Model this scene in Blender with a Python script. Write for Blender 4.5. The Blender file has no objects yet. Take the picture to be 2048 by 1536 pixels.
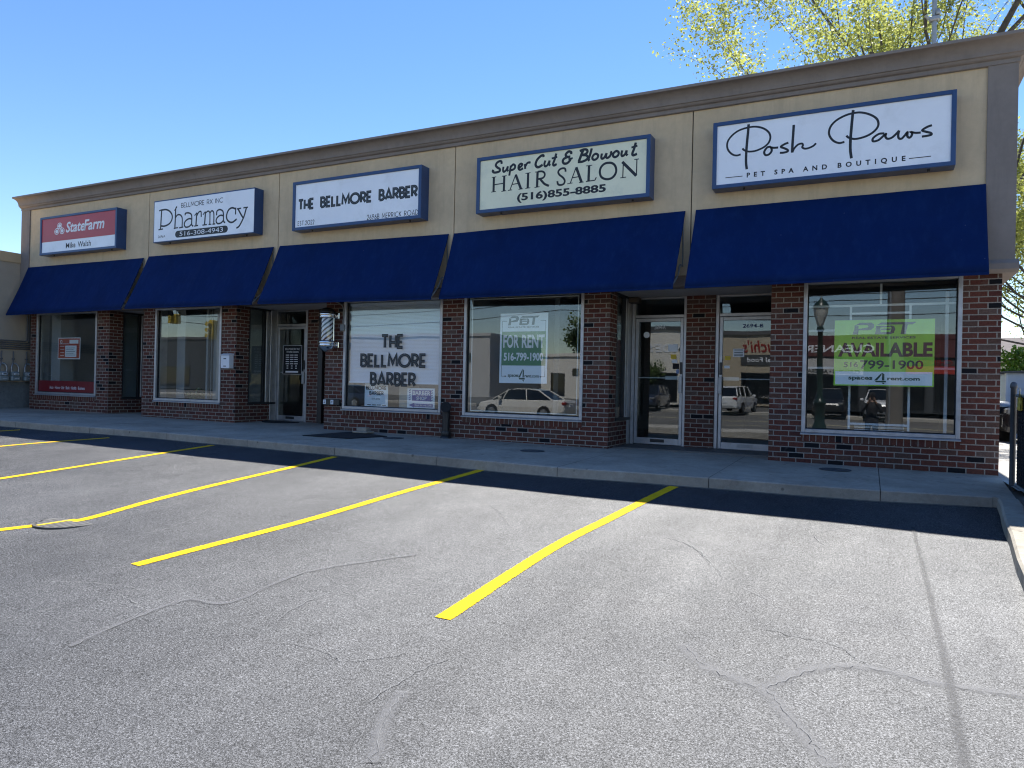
import bpy, math, random
from mathutils import Vector, Matrix
random.seed(7)
S = bpy.context.scene
COL = S.collection
R = math.radians
# ------------------------------------------------------------------ camera
cd = bpy.data.cameras.new('camera')
cam = bpy.data.objects.new('camera', cd)
COL.objects.link(cam)
cd.sensor_width = 36.0
cd.lens = 1437.0 / 2048 * 36
cd.clip_start = 0.05
cd.clip_end = 2000
cx_, cz_, cf_ = (0.894892, 0.445716, 0.022494), (-0.018618, -0.013074, 0.999741), (0.445894, -0.895079, -0.003402)
cam.matrix_world = Matrix(((cx_[0], cz_[0], cf_[0], 0.0), (cx_[1], cz_[1], cf_[1], -11.3), (cx_[2], cz_[2], cf_[2], 1.0325), (0, 0, 0, 1)))
S.camera = cam
# ------------------------------------------------------------------ light
SUN_EL, SUN_AZ = 61.0, 4.0          # azimuth measured from +Y (behind the shops) towards +X
W = bpy.data.worlds.new('World')
S.world = W
W.use_nodes = True
nt = W.node_tree
bg = nt.nodes['Background']
sky = nt.nodes.new('ShaderNodeTexSky')
sky.sky_type = 'NISHITA'
sky.sun_disc = False
sky.sun_elevation = R(SUN_EL)
sky.sun_rotation = R(SUN_AZ)
sky.air_density = 1.0
sky.dust_density = 0.0
sky.ozone_density = 1.0
hs_ = nt.nodes.new('ShaderNodeHueSaturation')
hs_.inputs['Saturation'].default_value = 1.24
hs_.inputs['Hue'].default_value = .508
nt.links.new(sky.outputs[0], hs_.inputs['Color'])
nt.links.new(hs_.outputs[0], bg.inputs[0])
bg.inputs[1].default_value = 0.086
sd = bpy.data.lights.new('sun', 'SUN')
sd.energy = 4.7
sd.angle = R(0.53)
sd.color = (1.0, 0.965, 0.915)
so = bpy.data.objects.new('sun', sd)
COL.objects.link(so)
so.rotation_euler = Vector((-math.sin(R(SUN_AZ)) * math.cos(R(SUN_EL)), -math.cos(R(SUN_AZ)) * math.cos(R(SUN_EL)), -math.sin(R(SUN_EL)))).to_track_quat('-Z', 'Y').to_euler()
S.view_settings.view_transform = 'Standard'
S.view_settings.look = 'None'
S.view_settings.exposure = 1.34
S.view_settings.gamma = 1.0
S.view_settings.use_curve_mapping = False
S.cycles.max_bounces = 8
S.cycles.transparent_max_bounces = 16
S.cycles.caustics_reflective = False
S.cycles.caustics_refractive = False
S.cycles.use_denoising = True
S.cycles.filter_width = 1.15

# ------------------------------------------------------------------ mesh helpers
def catmull(pts, n=7):
    if len(pts) < 3:
        return [Vector(p) for p in pts]
    P = [Vector(p) for p in pts]
    closed = (P[0] - P[-1]).length < 1e-6
    out = []
    N = len(P)
    for i in range(N - 1):
        p1, p2 = P[i], P[i + 1]
        p0 = P[i - 1] if i > 0 else (P[-2] if closed else p1 * 2 - p2)
        p3 = P[i + 2] if i + 2 < N else (P[1] if closed else p2 * 2 - p1)
        for k in range(n):
            t = k / n
            out.append(0.5 * ((2 * p1) + (p2 - p0) * t + (2 * p0 - 5 * p1 + 4 * p2 - p3) * t * t + (3 * p1 - p0 - 3 * p2 + p3) * t ** 3))
    out.append(P[-1])
    return out

class MB:
    def __init__(s):
        s.v = []; s.f = []; s.uv = {}; s.smooth = set(); s.mi = {}
    def add(s, vs, fs, uvs=None, smooth=False, mi=0):
        o = len(s.v)
        s.v += [tuple(v) for v in vs]
        for i, f in enumerate(fs):
            k = len(s.f)
            s.f.append(tuple(o + j for j in f))
            if uvs: s.uv[k] = uvs[i]
            if smooth: s.smooth.add(k)
            if mi: s.mi[k] = mi
        return s
    def box(s, x0, x1, y0, y1, z0, z1, mi=0):
        if x1 < x0: x0, x1 = x1, x0
        if y1 < y0: y0, y1 = y1, y0
        if z1 < z0: z0, z1 = z1, z0
        v = [(x0, y0, z0), (x1, y0, z0), (x1, y1, z0), (x0, y1, z0), (x0, y0, z1), (x1, y0, z1), (x1, y1, z1), (x0, y1, z1)]
        return s.add(v, [(0, 3, 2, 1), (4, 5, 6, 7), (0, 1, 5, 4), (1, 2, 6, 5), (2, 3, 7, 6), (3, 0, 4, 7)], mi=mi)
    def hexa(s, bottom, top, mi=0):
        v = list(bottom) + list(top)
        return s.add(v, [(0, 3, 2, 1), (4, 5, 6, 7), (0, 1, 5, 4), (1, 2, 6, 5), (2, 3, 7, 6), (3, 0, 4, 7)], mi=mi)
    def bbox(s, x0, x1, y0, y1, z0, z1, b, mi=0):
        """box with chamfered edges"""
        xs = (x0, x0 + b, x1 - b, x1); ys = (y0, y0 + b, y1 - b, y1); zs = (z0, z0 + b, z1 - b, z1)
        def ring(ix0, ix1, iy0, iy1, z):
            X0, X1, Y0, Y1 = xs[ix0], xs[ix1], ys[iy0], ys[iy1]
            return [(X0 + b, Y0, z), (X1 - b, Y0, z), (X1, Y0 + b, z), (X1, Y1 - b, z), (X1 - b, Y1, z), (X0 + b, Y1, z), (X0, Y1 - b, z), (X0, Y0 + b, z)]
        def ring_in(z):
            return [(x0 + b * 1.6, y0 + b, z), (x1 - b * 1.6, y0 + b, z), (x1 - b, y0 + b * 1.6, z), (x1 - b, y1 - b * 1.6, z), (x1 - b * 1.6, y1 - b, z), (x0 + b * 1.6, y1 - b, z), (x0 + b, y1 - b * 1.6, z), (x0 + b, y0 + b * 1.6, z)]
        v = ring_in(z0) + ring(0, 3, 0, 3, zs[1]) + ring(0, 3, 0, 3, zs[2]) + ring_in(z1)
        f = [tuple(range(7, -1, -1)), tuple(range(24, 32))]
        for r in range(3):
            for i in range(8):
                j = (i + 1) % 8
                f.append((r * 8 + i, r * 8 + j, r * 8 + 8 + j, r * 8 + 8 + i))
        return s.add(v, f, mi=mi)
    def prism(s, prof, a0, a1, axis='x', mi=0):
        """closed polygon extruded along an axis. prof: (u,w) -> x: (y,z); y: (x,z); z: (x,y)"""
        def P(p, a):
            return (a, p[0], p[1]) if axis == 'x' else ((p[0], a, p[1]) if axis == 'y' else (p[0], p[1], a))
        n = len(prof)
        v = [P(p, a0) for p in prof] + [P(p, a1) for p in prof]
        f = [(i, (i + 1) % n, n + (i + 1) % n, n + i) for i in range(n)] + [tuple(range(n - 1, -1, -1)), tuple(range(n, 2 * n))]
        return s.add(v, f, mi=mi)
    def tube(s, pts, r, n=8, smooth=True, mi=0):
        P = [Vector(p) for p in pts]
        rs = r if isinstance(r, (list, tuple)) else [r] * len(P)
        v = []; f = []
        up = None
        for i, p in enumerate(P):
            d = (P[min(i + 1, len(P) - 1)] - P[max(i - 1, 0)]).normalized()
            if up is None:
                up = Vector((0, 0, 1)) if abs(d.z) < 0.9 else Vector((1, 0, 0))
            a = d.cross(up)
            if a.length < 1e-4: a = d.cross(Vector((0, 1, 0)))
            a.normalize(); b = a.cross(d).normalized(); up = b
            for k in range(n):
                t = 2 * math.pi * k / n
                v.append(p + (a * math.cos(t) + b * math.sin(t)) * rs[i])
        for i in range(len(P) - 1):
            for k in range(n):
                k2 = (k + 1) % n
                f.append((i * n + k, i * n + k2, (i + 1) * n + k2, (i + 1) * n + k))
        s.add(v, f, smooth=smooth, mi=mi)
        o = len(v)
        s.add(v[:n], [tuple(range(n - 1, -1, -1))], mi=mi)
        s.add(v[-n:], [tuple(range(n))], mi=mi)
        return s
    def lathe(s, cx, cy, prof, n=24, smooth=True, mi=0):
        v = []; f = []; uv = []
        for (r, z) in prof:
            for k in range(n):
                t = 2 * math.pi * k / n
                v.append((cx + r * math.cos(t), cy + r * math.sin(t), z))
        for i in range(len(prof) - 1):
            for k in range(n):
                k2 = (k + 1) % n
                f.append((i * n + k, i * n + k2, (i + 1) * n + k2, (i + 1) * n + k))
                uv.append([(k / n, prof[i][1]), ((k + 1) / n, prof[i][1]), ((k + 1) / n, prof[i + 1][1]), (k / n, prof[i + 1][1])])
        s.add(v, f, uvs=uv, smooth=smooth, mi=mi)
        s.add(v[:n], [tuple(range(n - 1, -1, -1))], mi=mi)
        s.add(v[-n:], [tuple(range(n))], mi=mi)
        return s
    def ribbon(s, pts, w, fn, smooth=True, d0=0.0, mi=0):
        """flat pen stroke in sign coordinates; fn(u,w,depth) -> world"""
        P = catmull([(p[0], p[1], 0) for p in pts], 6) if (smooth and len(pts) > 2) else [Vector((p[0], p[1], 0)) for p in pts]
        Q = [P[0]]
        for p in P[1:]:
            if (p - Q[-1]).length > 1e-5: Q.append(p)
        P = Q
        v = []
        for i, p in enumerate(P):
            d1 = (P[i] - P[i - 1]).normalized() if i > 0 else None
            d2 = (P[i + 1] - P[i]).normalized() if i + 1 < len(P) else None
            if d1 is None: d1 = d2
            if d2 is None: d2 = d1
            n1 = Vector((-d1.y, d1.x, 0)); n2 = Vector((-d2.y, d2.x, 0))
            m = n1 + n2
            if m.length < 0.3: m = n1
            m.normalize()
            k = min(1.0 / max(m.dot(n1), 0.35), 2.2)
            a = p + m * (w / 2 * k); b = p - m * (w / 2 * k)
            v.append(fn(a.x, a.y, d0)); v.append(fn(b.x, b.y, d0))
        f = [(2 * i, 2 * i + 1, 2 * i + 3, 2 * i + 2) for i in range(len(P) - 1)]
        return s.add(v, f, mi=mi)
    def build(s, name, mat, parent=None, org=None):
        me = bpy.data.meshes.new(name)
        org = org if org is not None else ORG.get(parent.name, Vector((0, 0, 0))) if parent else Vector((0, 0, 0))
        me.from_pydata([Vector(v) - org for v in s.v], [], s.f)
        ul = me.uv_layers.new(name='UVMap')
        sm = s.smooth
        for k, p in enumerate(me.polygons):
            if k in sm: p.use_smooth = True
            if k in s.mi: p.material_index = s.mi[k]
            if k in s.uv:
                for li, q in zip(p.loop_indices, s.uv[k]): ul.data[li].uv = q
            else:
                n = p.normal
                ax, ay, az = abs(n.x), abs(n.y), abs(n.z)
                for li, vi in zip(p.loop_indices, p.vertices):
                    c = s.v[vi]
                    if az >= ax and az >= ay: ul.data[li].uv = (c[0], c[1])
                    elif ay >= ax: ul.data[li].uv = (c[0], c[2])
                    else: ul.data[li].uv = (c[1], c[2])
        for m in (mat if isinstance(mat, (list, tuple)) else [mat]): me.materials.append(m)
        o = bpy.data.objects.new(name, me)
        COL.objects.link(o)
        if parent: o.parent = parent
        ORG[o.name] = org
        return o
ORG = {}

def tag(o, label, cat, group=None, kind=None):
    if label: o['label'] = label
    if cat: o['category'] = cat
    if group: o['group'] = group
    if kind: o['kind'] = kind
    return o
def thing(name, label, cat, loc, group=None):
    o = bpy.data.objects.new(name, None)
    COL.objects.link(o)
    o.location = loc
    o.empty_display_size = 0.2
    ORG[o.name] = Vector(loc)
    return tag(o, label, cat, group)
def top(mb, name, mat, label, cat, group=None, base=(0, 0, 0)):
    """a thing that is one mesh, with its origin at its base"""
    o = mb.build(name, mat, None, Vector(base))
    o.location = base
    return tag(o, label, cat, group)
def struct(mb, name, mat, parent=None):
    o = mb.build(name, mat, parent)
    if not parent: o['kind'] = 'structure'
    return o
def copy_tree(o, dx, parent=None):
    c = o.copy(); COL.objects.link(c)
    if parent: c.parent = parent
    else: c.location = Vector(o.location) + Vector(dx)
    for ch in list(o.children): copy_tree(ch, dx, c)
    return c

FACE = lambda Y: (lambda u, w, d: (u, Y - d, w))            # writing that faces -Y
BACK = lambda Y: (lambda u, w, d: (-u, Y + d, w))           # writing that faces +Y
def text(mb, body, x0, x1, z0, z1, fn, bold=0.0, shear=0.0, track=1.0, d=0.0, keep=False, mi=0):
    """built-in typeface, fitted into the rectangle x0..x1, z0..z1"""
    c = bpy.data.curves.new('t', 'FONT')
    c.body = body; c.size = 1; c.offset = bold; c.shear = shear; c.space_character = track
    c.resolution_u = 3
    o = bpy.data.objects.new('t', c); COL.objects.link(o)
    me = bpy.data.meshes.new_from_object(o.evaluated_get(bpy.context.evaluated_depsgraph_get()))
    vs = [v.co.copy() for v in me.vertices]; fs = [tuple(p.vertices) for p in me.polygons]
    bpy.data.objects.remove(o); bpy.data.curves.remove(c); bpy.data.meshes.remove(me)
    if not vs: return
    a0 = min(v.x for v in vs); a1 = max(v.x for v in vs); b0 = min(v.y for v in vs); b1 = max(v.y for v in vs)
    sx = (x1 - x0) / (a1 - a0); sz = (z1 - z0) / (b1 - b0)
    mb.add([fn(x0 + (v.x - a0) * sx, z0 + (v.y - b0) * sz, d) for v in vs], fs, mi=mi)

def arc(cx, cy, rx, ry, a0, a1, n=10):
    return [(cx + rx * math.cos(R(a0 + (a1 - a0) * i / n)), cy + ry * math.sin(R(a0 + (a1 - a0) * i / n))) for i in range(n + 1)]
DECO = {
 'T': (.6, [[(0, 1), (.6, 1)], [(.3, 1), (.3, 0)]]), 'H': (.55, [[(0, 0), (0, 1)], [(.55, 0), (.55, 1)], [(0, .42), (.55, .42)]]),
 'E': (.42, [[(.42, 1), (0, 1), (0, 0), (.42, 0)], [(0, .45), (.36, .45)]]),
 'B': (.46, [[(0, 0), (0, 1), (.2, 1)] + arc(.2, .75, .22, .25, 90, -90) + [(0, .5)], [(.2, .5)] + arc(.22, .25, .25, .25, 90, -90) + [(0, 0)]]),
 'L': (.4, [[(0, 1), (0, 0), (.4, 0)]]), 'M': (.74, [[(0, 0), (.04, 1), (.37, .25), (.70, 1), (.74, 0)]]),
 'O': (.95, [arc(.475, .5, .475, .5, 90, 450, 30)]), 'R': (.5, [[(0, 0), (0, 1), (.2, 1)] + arc(.2, .72, .27, .28, 90, -90) + [(0, .44)], [(.2, .44), (.5, 0)]]),
 'A': (.66, [[(0, 0), (.33, 1), (.66, 0)], [(.11, .22), (.55, .22)]]),
 'S': (.4, [catmull([(.38, .9, 0), (.26, 1, 0), (.08, .93, 0), (.04, .74, 0), (.2, .54, 0), (.36, .36, 0), (.36, .12, 0), (.2, 0, 0), (.02, .1, 0)], 4)]),
 'I': (.02, [[(.01, 0), (.01, 1)]]), 'C': (.8, [arc(.48, .5, .47, .5, 50, 310, 20)]), 'K': (.5, [[(0, 0), (0, 1)], [(.48, 1), (.02, .45)], [(.12, .55), (.5, 0)]]),
 'D': (.6, [[(0, 0), (0, 1), (.12, 1)] + arc(.12, .5, .48, .5, 90, -90, 14) + [(0, 0)]]), '.': (.06, [[(0, .03), (.08, .03)]]),
 'N': (.6, [[(0, 0), (0, 1), (.6, 0), (.6, 1)]]), 'X': (.6, [[(0, 1), (.6, 0)], [(.6, 1), (0, 0)]]),
 '2': (.42, [arc(.21, .73, .2, .27, 185, -38, 12) + [(0, 0), (.42, 0)]]), '0': (.8, [arc(.4, .5, .4, .5, 90, 450, 24)]),
 '6': (.44, [[(.36, 1), (.06, .42)] + arc(.22, .25, .22, .25, 140, 500, 16)]), '9': (.44, [[(.08, 0), (.38, .58)] + arc(.22, .75, .22, .25, -40, 320, 16)]),
 ' ': (.35, [])}
def deco(mb, body, x0, x1, z0, z1, w, fn, gap=.2, d=0.0, mi=0):
    hgt = z1 - z0 - w
    tot = sum(DECO[c][0] for c in body) + gap * (len(body) - 1)
    k = (x1 - x0 - w) / tot
    x = x0 + w / 2
    j = 0
    for ch in body:
        a, st = DECO[ch]
        for q in st:
            mb.ribbon([(x + p[0] * k, z0 + w / 2 + p[1] * hgt) for p in q], w, fn, smooth=False, d0=d + 0.00012 * (j % 4), mi=mi)
            j += 1
        x += (a + gap) * k
def strokes(mb, tr, fn, smooth=True, mi=0):
    for j, (w, pts) in enumerate(tr):
        mb.ribbon(pts, w, fn, smooth=smooth, d0=0.00012 * (j % 5), mi=mi)

# ------------------------------------------------------------------ materials
def sock(n, name):
    return n.inputs[name]
def newmat(name):
    m = bpy.data.materials.new(name); m.use_nodes = True
    return m, m.node_tree, m.node_tree.nodes['Principled BSDF']
def noise(t, scale, detail=3, rough=.55, vec=None, coord='Object'):
    tc = t.nodes.new('ShaderNodeTexCoord')
    n = t.nodes.new('ShaderNodeTexNoise')
    n.inputs['Scale'].default_value = scale; n.inputs['Detail'].default_value = detail; n.inputs['Roughness'].default_value = rough
    t.links.new(vec if vec is not None else tc.outputs[coord], n.inputs['Vector'])
    return n
def ramp(t, src, stops, interp='LINEAR'):
    r = t.nodes.new('ShaderNodeValToRGB'); r.color_ramp.interpolation = interp
    e = r.color_ramp.elements
    while len(e) < len(stops): e.new(0.5)
    for i, (p, c) in enumerate(stops):
        e[i].position = p; e[i].color = (*c, 1) if len(c) == 3 else c
    t.links.new(src, r.inputs[0])
    return r
def mix(t, fac, a, b, mode='MIX'):
    m = t.nodes.new('ShaderNodeMix'); m.data_type = 'RGBA'; m.blend_type = mode
    for s_, v in ((m.inputs[0], fac), (m.inputs[6], a), (m.inputs[7], b)):
        if hasattr(v, 'links') or hasattr(v, 'is_linked'): t.links.new(v, s_)
        elif isinstance(v, (int, float)): s_.default_value = v
        else: s_.default_value = (*v, 1) if len(v) == 3 else v
    return m.outputs[2]
def math_(t, op, a, b=None, c=None):
    m = t.nodes.new('ShaderNodeMath'); m.operation = op
    for i, v in enumerate((a, b, c)):
        if v is None: continue
        if isinstance(v, (int, float)): m.inputs[i].default_value = v
        else: t.links.new(v, m.inputs[i])
    return m.outputs[0]
def bump(t, h, strength, dist, bs):
    b = t.nodes.new('ShaderNodeBump'); b.inputs['Strength'].default_value = strength; b.inputs['Distance'].default_value = dist
    t.links.new(h, b.inputs['Height']); t.links.new(b.outputs[0], bs.inputs['Normal'])
def M(name, col, rough=.6, var=.12, vs=2.5, bmp=0.0, bs=60, metal=0.0, spec=.5, dirt=None):
    m, t, b = newmat(name)
    n = noise(t, vs, 5, .6)
    lo = tuple(c * (1 - var) for c in col); hi = tuple(min(1, c * (1 + var)) for c in col)
    c = ramp(t, n.outputs[0], [(.3, lo), (.7, hi)]).outputs[0]
    if dirt:
        n2 = noise(t, dirt[1], 6, .7)
        f = ramp(t, n2.outputs[0], [(.52, (0, 0, 0)), (.72, (1, 1, 1))]).outputs[0]
        c = mix(t, math_(t, 'MULTIPLY', f, dirt[2]), c, dirt[0])
    t.links.new(c, b.inputs['Base Color'])
    b.inputs['Roughness'].default_value = rough; b.inputs['Metallic'].default_value = metal; b.inputs['Specular IOR Level'].default_value = spec
    if bmp:
        h = noise(t, bs, 3)
        bump(t, h.outputs[0], bmp, 0.01, b)
    return m

def streaks(t, c, dark, amount, sx=2.2, sz=.22):
    tc = t.nodes.new('ShaderNodeTexCoord'); mp = t.nodes.new('ShaderNodeMapping'); mp.inputs['Scale'].default_value = (sx, sx, sz)
    t.links.new(tc.outputs['Object'], mp.inputs[0])
    n = noise(t, 3.0, 6, .7, vec=mp.outputs[0])
    f = ramp(t, n.outputs[0], [(.5, (0, 0, 0)), (.78, (1, 1, 1))]).outputs[0]
    return mix(t, math_(t, 'MULTIPLY', f, amount), c, dark)
def canvas(name, col):
    m, t, b = newmat(name)
    n = noise(t, 1.4, 5, .6)
    c = ramp(t, n.outputs[0], [(.3, tuple(k * .86 for k in col)), (.7, tuple(k * 1.16 for k in col))]).outputs[0]
    c = streaks(t, c, (.010, .034, .12), .5, 3.0, .4)
    v = t.nodes.new('ShaderNodeTexVoronoi'); v.inputs['Scale'].default_value = 3.3
    tc = t.nodes.new('ShaderNodeTexCoord'); t.links.new(tc.outputs['Object'], v.inputs['Vector'])
    sp = ramp(t, v.outputs['Distance'], [(.02, (1, 1, 1)), (.035, (0, 0, 0))]).outputs[0]
    c = mix(t, math_(t, 'MULTIPLY', sp, .25), c, (.18, .2, .24))
    t.links.new(c, b.inputs['Base Color']); b.inputs['Roughness'].default_value = .8; b.inputs['Specular IOR Level'].default_value = .12
    w = noise(t, 320, 2); w2 = noise(t, 4.5, 3)
    bump(t, math_(t, 'ADD', math_(t, 'MULTIPLY', w.outputs[0], .06), w2.outputs[0]), .22, .05, b)
    return m
def stucco(name, col, dark, bs):
    m, t, b = newmat(name)
    n = noise(t, 1.1, 6, .65); n2 = noise(t, 9, 4, .6); n3 = noise(t, bs, 3, .6)
    c = ramp(t, n.outputs[0], [(.3, tuple(k * .9 for k in col)), (.7, tuple(k * 1.08 for k in col))]).outputs[0]
    c = mix(t, .4, c, ramp(t, n2.outputs[0], [(.3, (.86, .86, .86)), (.7, (1.1, 1.1, 1.1))]).outputs[0], 'MULTIPLY')
    c = streaks(t, c, dark, .55)
    t.links.new(c, b.inputs['Base Color']); b.inputs['Roughness'].default_value = .93; b.inputs['Specular IOR Level'].default_value = .2
    bump(t, math_(t, 'ADD', n3.outputs[0], math_(t, 'MULTIPLY', n2.outputs[0], .8)), .5, .01, b)
    return m
def brick_mat(name, bw=.212, rh=.0787, offset=.5, mortar=.0078, shift=(0, 0)):
    m, t, b = newmat(name)
    uv = t.nodes.new('ShaderNodeUVMap')
    wob = noise(t, 9, 2, vec=uv.outputs[0])
    va = t.nodes.new('ShaderNodeVectorMath'); va.operation = 'MULTIPLY_ADD'
    t.links.new(wob.outputs['Color'], va.inputs[0]); va.inputs[1].default_value = (.010, .008, 0); 
    vb = t.nodes.new('ShaderNodeVectorMath'); vb.operation = 'ADD'; vb.inputs[1].default_value = (shift[0] - .005, shift[1] - .004, 0)
    t.links.new(uv.outputs[0], vb.inputs[0]); t.links.new(vb.outputs[0], va.inputs[2])
    br = t.nodes.new('ShaderNodeTexBrick')
    br.offset = offset; br.squash = 1.0
    for k, v in (('Scale', 1), ('Mortar Size', mortar), ('Mortar Smooth', .12), ('Bias', 0), ('Brick Width', bw), ('Row Height', rh)): br.inputs[k].default_value = v
    br.inputs['Color1'].default_value = (0, 0, 0, 1); br.inputs['Color2'].default_value = (1, 1, 1, 1); br.inputs['Mortar'].default_value = (.5, .5, .5, 1)
    t.links.new(va.outputs[0], br.inputs['Vector'])
    rc = ramp(t, br.outputs['Color'], [(0, (.008, .008, .011)), (.045, (.010, .010, .012)), (.055, (.100, .048, .035)), (.20, (.118, .040, .028)), (.42, (.090, .034, .026)), (.60, (.122, .044, .031)), (.76, (.102, .056, .043)), (.88, (.100, .033, .026)), (.95, (.118, .074, .060))], 'CONSTANT')
    n1 = noise(t, 38, 5, .7, vec=uv.outputs[0])
    c = mix(t, .75, rc.outputs[0], ramp(t, n1.outputs[0], [(.25, (.5, .5, .5)), (.75, (1.5, 1.5, 1.5))]).outputs[0], 'MULTIPLY')
    n3 = noise(t, 1.3, 4, .6, vec=uv.outputs[0])
    c = mix(t, .5, c, ramp(t, n3.outputs[0], [(.3, (.72, .72, .72)), (.7, (1.25, 1.22, 1.2))]).outputs[0], 'MULTIPLY')
    n2 = noise(t, 60, 3, .6, vec=uv.outputs[0])
    mo = ramp(t, n2.outputs[0], [(.3, (.23, .195, .165)), (.7, (.34, .30, .255))])
    c = mix(t, br.outputs['Fac'], c, mo.outputs[0])
    n7 = noise(t, 1.9, 6, .8, vec=uv.outputs[0])
    c = mix(t, math_(t, 'MULTIPLY', ramp(t, n7.outputs[0], [(.58, (0, 0, 0)), (.74, (1, 1, 1))]).outputs[0], .35), c, (.26, .24, .22))
    t.links.new(c, b.inputs['Base Color'])
    b.inputs['Roughness'].default_value = .9; b.inputs['Specular IOR Level'].default_value = .25
    h = math_(t, 'ADD', math_(t, 'MULTIPLY', br.outputs['Fac'], -1.0), math_(t, 'MULTIPLY', n1.outputs[0], .5))
    bump(t, h, .7, .006, b)
    return m

def glass_mat(name, tint=(.95, .975, .97), refl=1.0, wav=.0):
    m, t, b = newmat(name)
    t.nodes.remove(b)
    out = t.nodes['Material Output']
    lw = t.nodes.new('ShaderNodeLayerWeight'); lw.inputs['Blend'].default_value = .5
    f5 = math_(t, 'POWER', lw.outputs['Facing'], 5.0)
    fac = math_(t, 'MULTIPLY', math_(t, 'MULTIPLY_ADD', f5, .94, .058), refl)
    tr = t.nodes.new('ShaderNodeBsdfTransparent'); tr.inputs[0].default_value = (*tint, 1)
    gl = t.nodes.new('ShaderNodeBsdfGlossy'); gl.inputs['Roughness'].default_value = 0.0; gl.inputs[0].default_value = (1, 1, 1, 1)
    if wav:
        n = noise(t, .9, 1)
        bp = t.nodes.new('ShaderNodeBump'); bp.inputs['Strength'].default_value = 1.0; bp.inputs['Distance'].default_value = wav
        t.links.new(n.outputs[0], bp.inputs['Height']); t.links.new(bp.outputs[0], gl.inputs['Normal'])
    ms = t.nodes.new('ShaderNodeMixShader')
    t.links.new(fac, ms.inputs[0]); t.links.new(tr.outputs[0], ms.inputs[1]); t.links.new(gl.outputs[0], ms.inputs[2])
    t.links.new(ms.outputs[0], out.inputs[0])
    return m

BRICK = brick_mat('red_brick')
SOLDIER = brick_mat('soldier_brick', bw=.086, rh=.5, offset=0, mortar=.006, shift=(0, .25))
TAN = stucco('tan_stucco', (.63, .495, .33), (.44, .35, .24), 170)
TAUPE = stucco('taupe_stucco', (.26, .225, .205), (.19, .165, .15), 190)
GROOVE = M('dark_joint_backing', (.10, .085, .06), .9)  # darker backing colour behind the panel joints
NAVY = canvas('navy_awning_canvas', (.0013, .0155, .083))
BLUEMETAL = M('blue_painted_sign_box', (.02, .06, .17), .35, .12, 2.0, .05, 30, spec=.5, dirt=((.03, .045, .09), 3.0, .5))
SIGNWHITE = M('white_sign_face', (.90, .92, .97), .25, .04, 1.5, spec=.5, dirt=((.62, .63, .63), 2.2, .3))
SIGNCREAM = M('cream_sign_face', (.84, .82, .60), .3, .06, 1.7, spec=.5, dirt=((.5, .52, .42), 3.0, .4))
SIGNRED = M('red_sign_face', (.46, .035, .05), .3, .05, 1.5, spec=.5)
INK = M('black_vinyl', (.006, .008, .013), .45, .1)
INKSOFT = M('grey_vinyl_inline', (.06, .08, .09), .45, .1)
WHITEINK = M('white_vinyl', (.8, .8, .82), .4, .03)
ALU = M('brushed_aluminium_frame', (.42, .42, .43), .42, .12, 6, .05, 40, metal=.55, dirt=((.22, .21, .2), 5, .4))
ALUDARK = M('dark_bronze_frame', (.03, .032, .036), .45, .15, 6, metal=.3)
GLASS = glass_mat('window_glass', wav=.0011)
GLASSDARK = glass_mat('door_glass', (.86, .9, .9), 1.0, .0012)
SOFFIT = M('white_soffit_paint', (.55, .54, .52), .8, .08, 2, .1, 80)
INTW = M('interior_wall_paint', (.24, .25, .255), .85, .06)
INTF = M('interior_floor', (.12, .11, .10), .6, .15)
DARK = M('dark_interior', (.025, .027, .03), .8, .2)
CONC = None
def concrete(name, base, crack=True):
    m, t, b = newmat(name)
    n1 = noise(t, .9, 6, .65); n2 = noise(t, 14, 5, .7); n3 = noise(t, 240, 2, .6)
    lo = tuple(c * .72 for c in base); hi = tuple(c * 1.2 for c in base)
    c = ramp(t, n1.outputs[0], [(.28, lo), (.72, hi)]).outputs[0]
    c = mix(t, .55, c, ramp(t, n2.outputs[0], [(.3, (.75, .75, .75)), (.7, (1.2, 1.2, 1.2))]).outputs[0], 'MULTIPLY')
    c = mix(t, .6, c, ramp(t, n3.outputs[0], [(.3, (.7, .7, .7)), (.7, (1.25, 1.25, 1.25))]).outputs[0], 'MULTIPLY')
    v = t.nodes.new('ShaderNodeTexVoronoi'); v.inputs['Scale'].default_value = 4.2
    tc = t.nodes.new('ShaderNodeTexCoord'); t.links.new(tc.outputs['Object'], v.inputs['Vector'])
    sp = ramp(t, v.outputs['Distance'], [(.06, (.42, .42, .42)), (.11, (1, 1, 1))]).outputs[0]
    c = mix(t, .8, c, sp, 'MULTIPLY')
    n4 = noise(t, 2.3, 6, .75)
    c = mix(t, .7, c, ramp(t, n4.outputs[0], [(.52, (1, 1, 1)), (.70, (.62, .61, .60))]).outputs[0], 'MULTIPLY')
    t.links.new(c, b.inputs['Base Color'])
    b.inputs['Roughness'].default_value = .88; b.inputs['Specular IOR Level'].default_value = .3
    bump(t, math_(t, 'ADD', n3.outputs[0], math_(t, 'MULTIPLY', n2.outputs[0], 2.0)), .35, .004, b)
    return m
CONC = concrete('pavement_concrete', (.38, .325, .26))
CONCL = concrete('pale_concrete', (.42, .40, .36))
CMU = concrete('grey_block', (.17, .18, .18))
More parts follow.
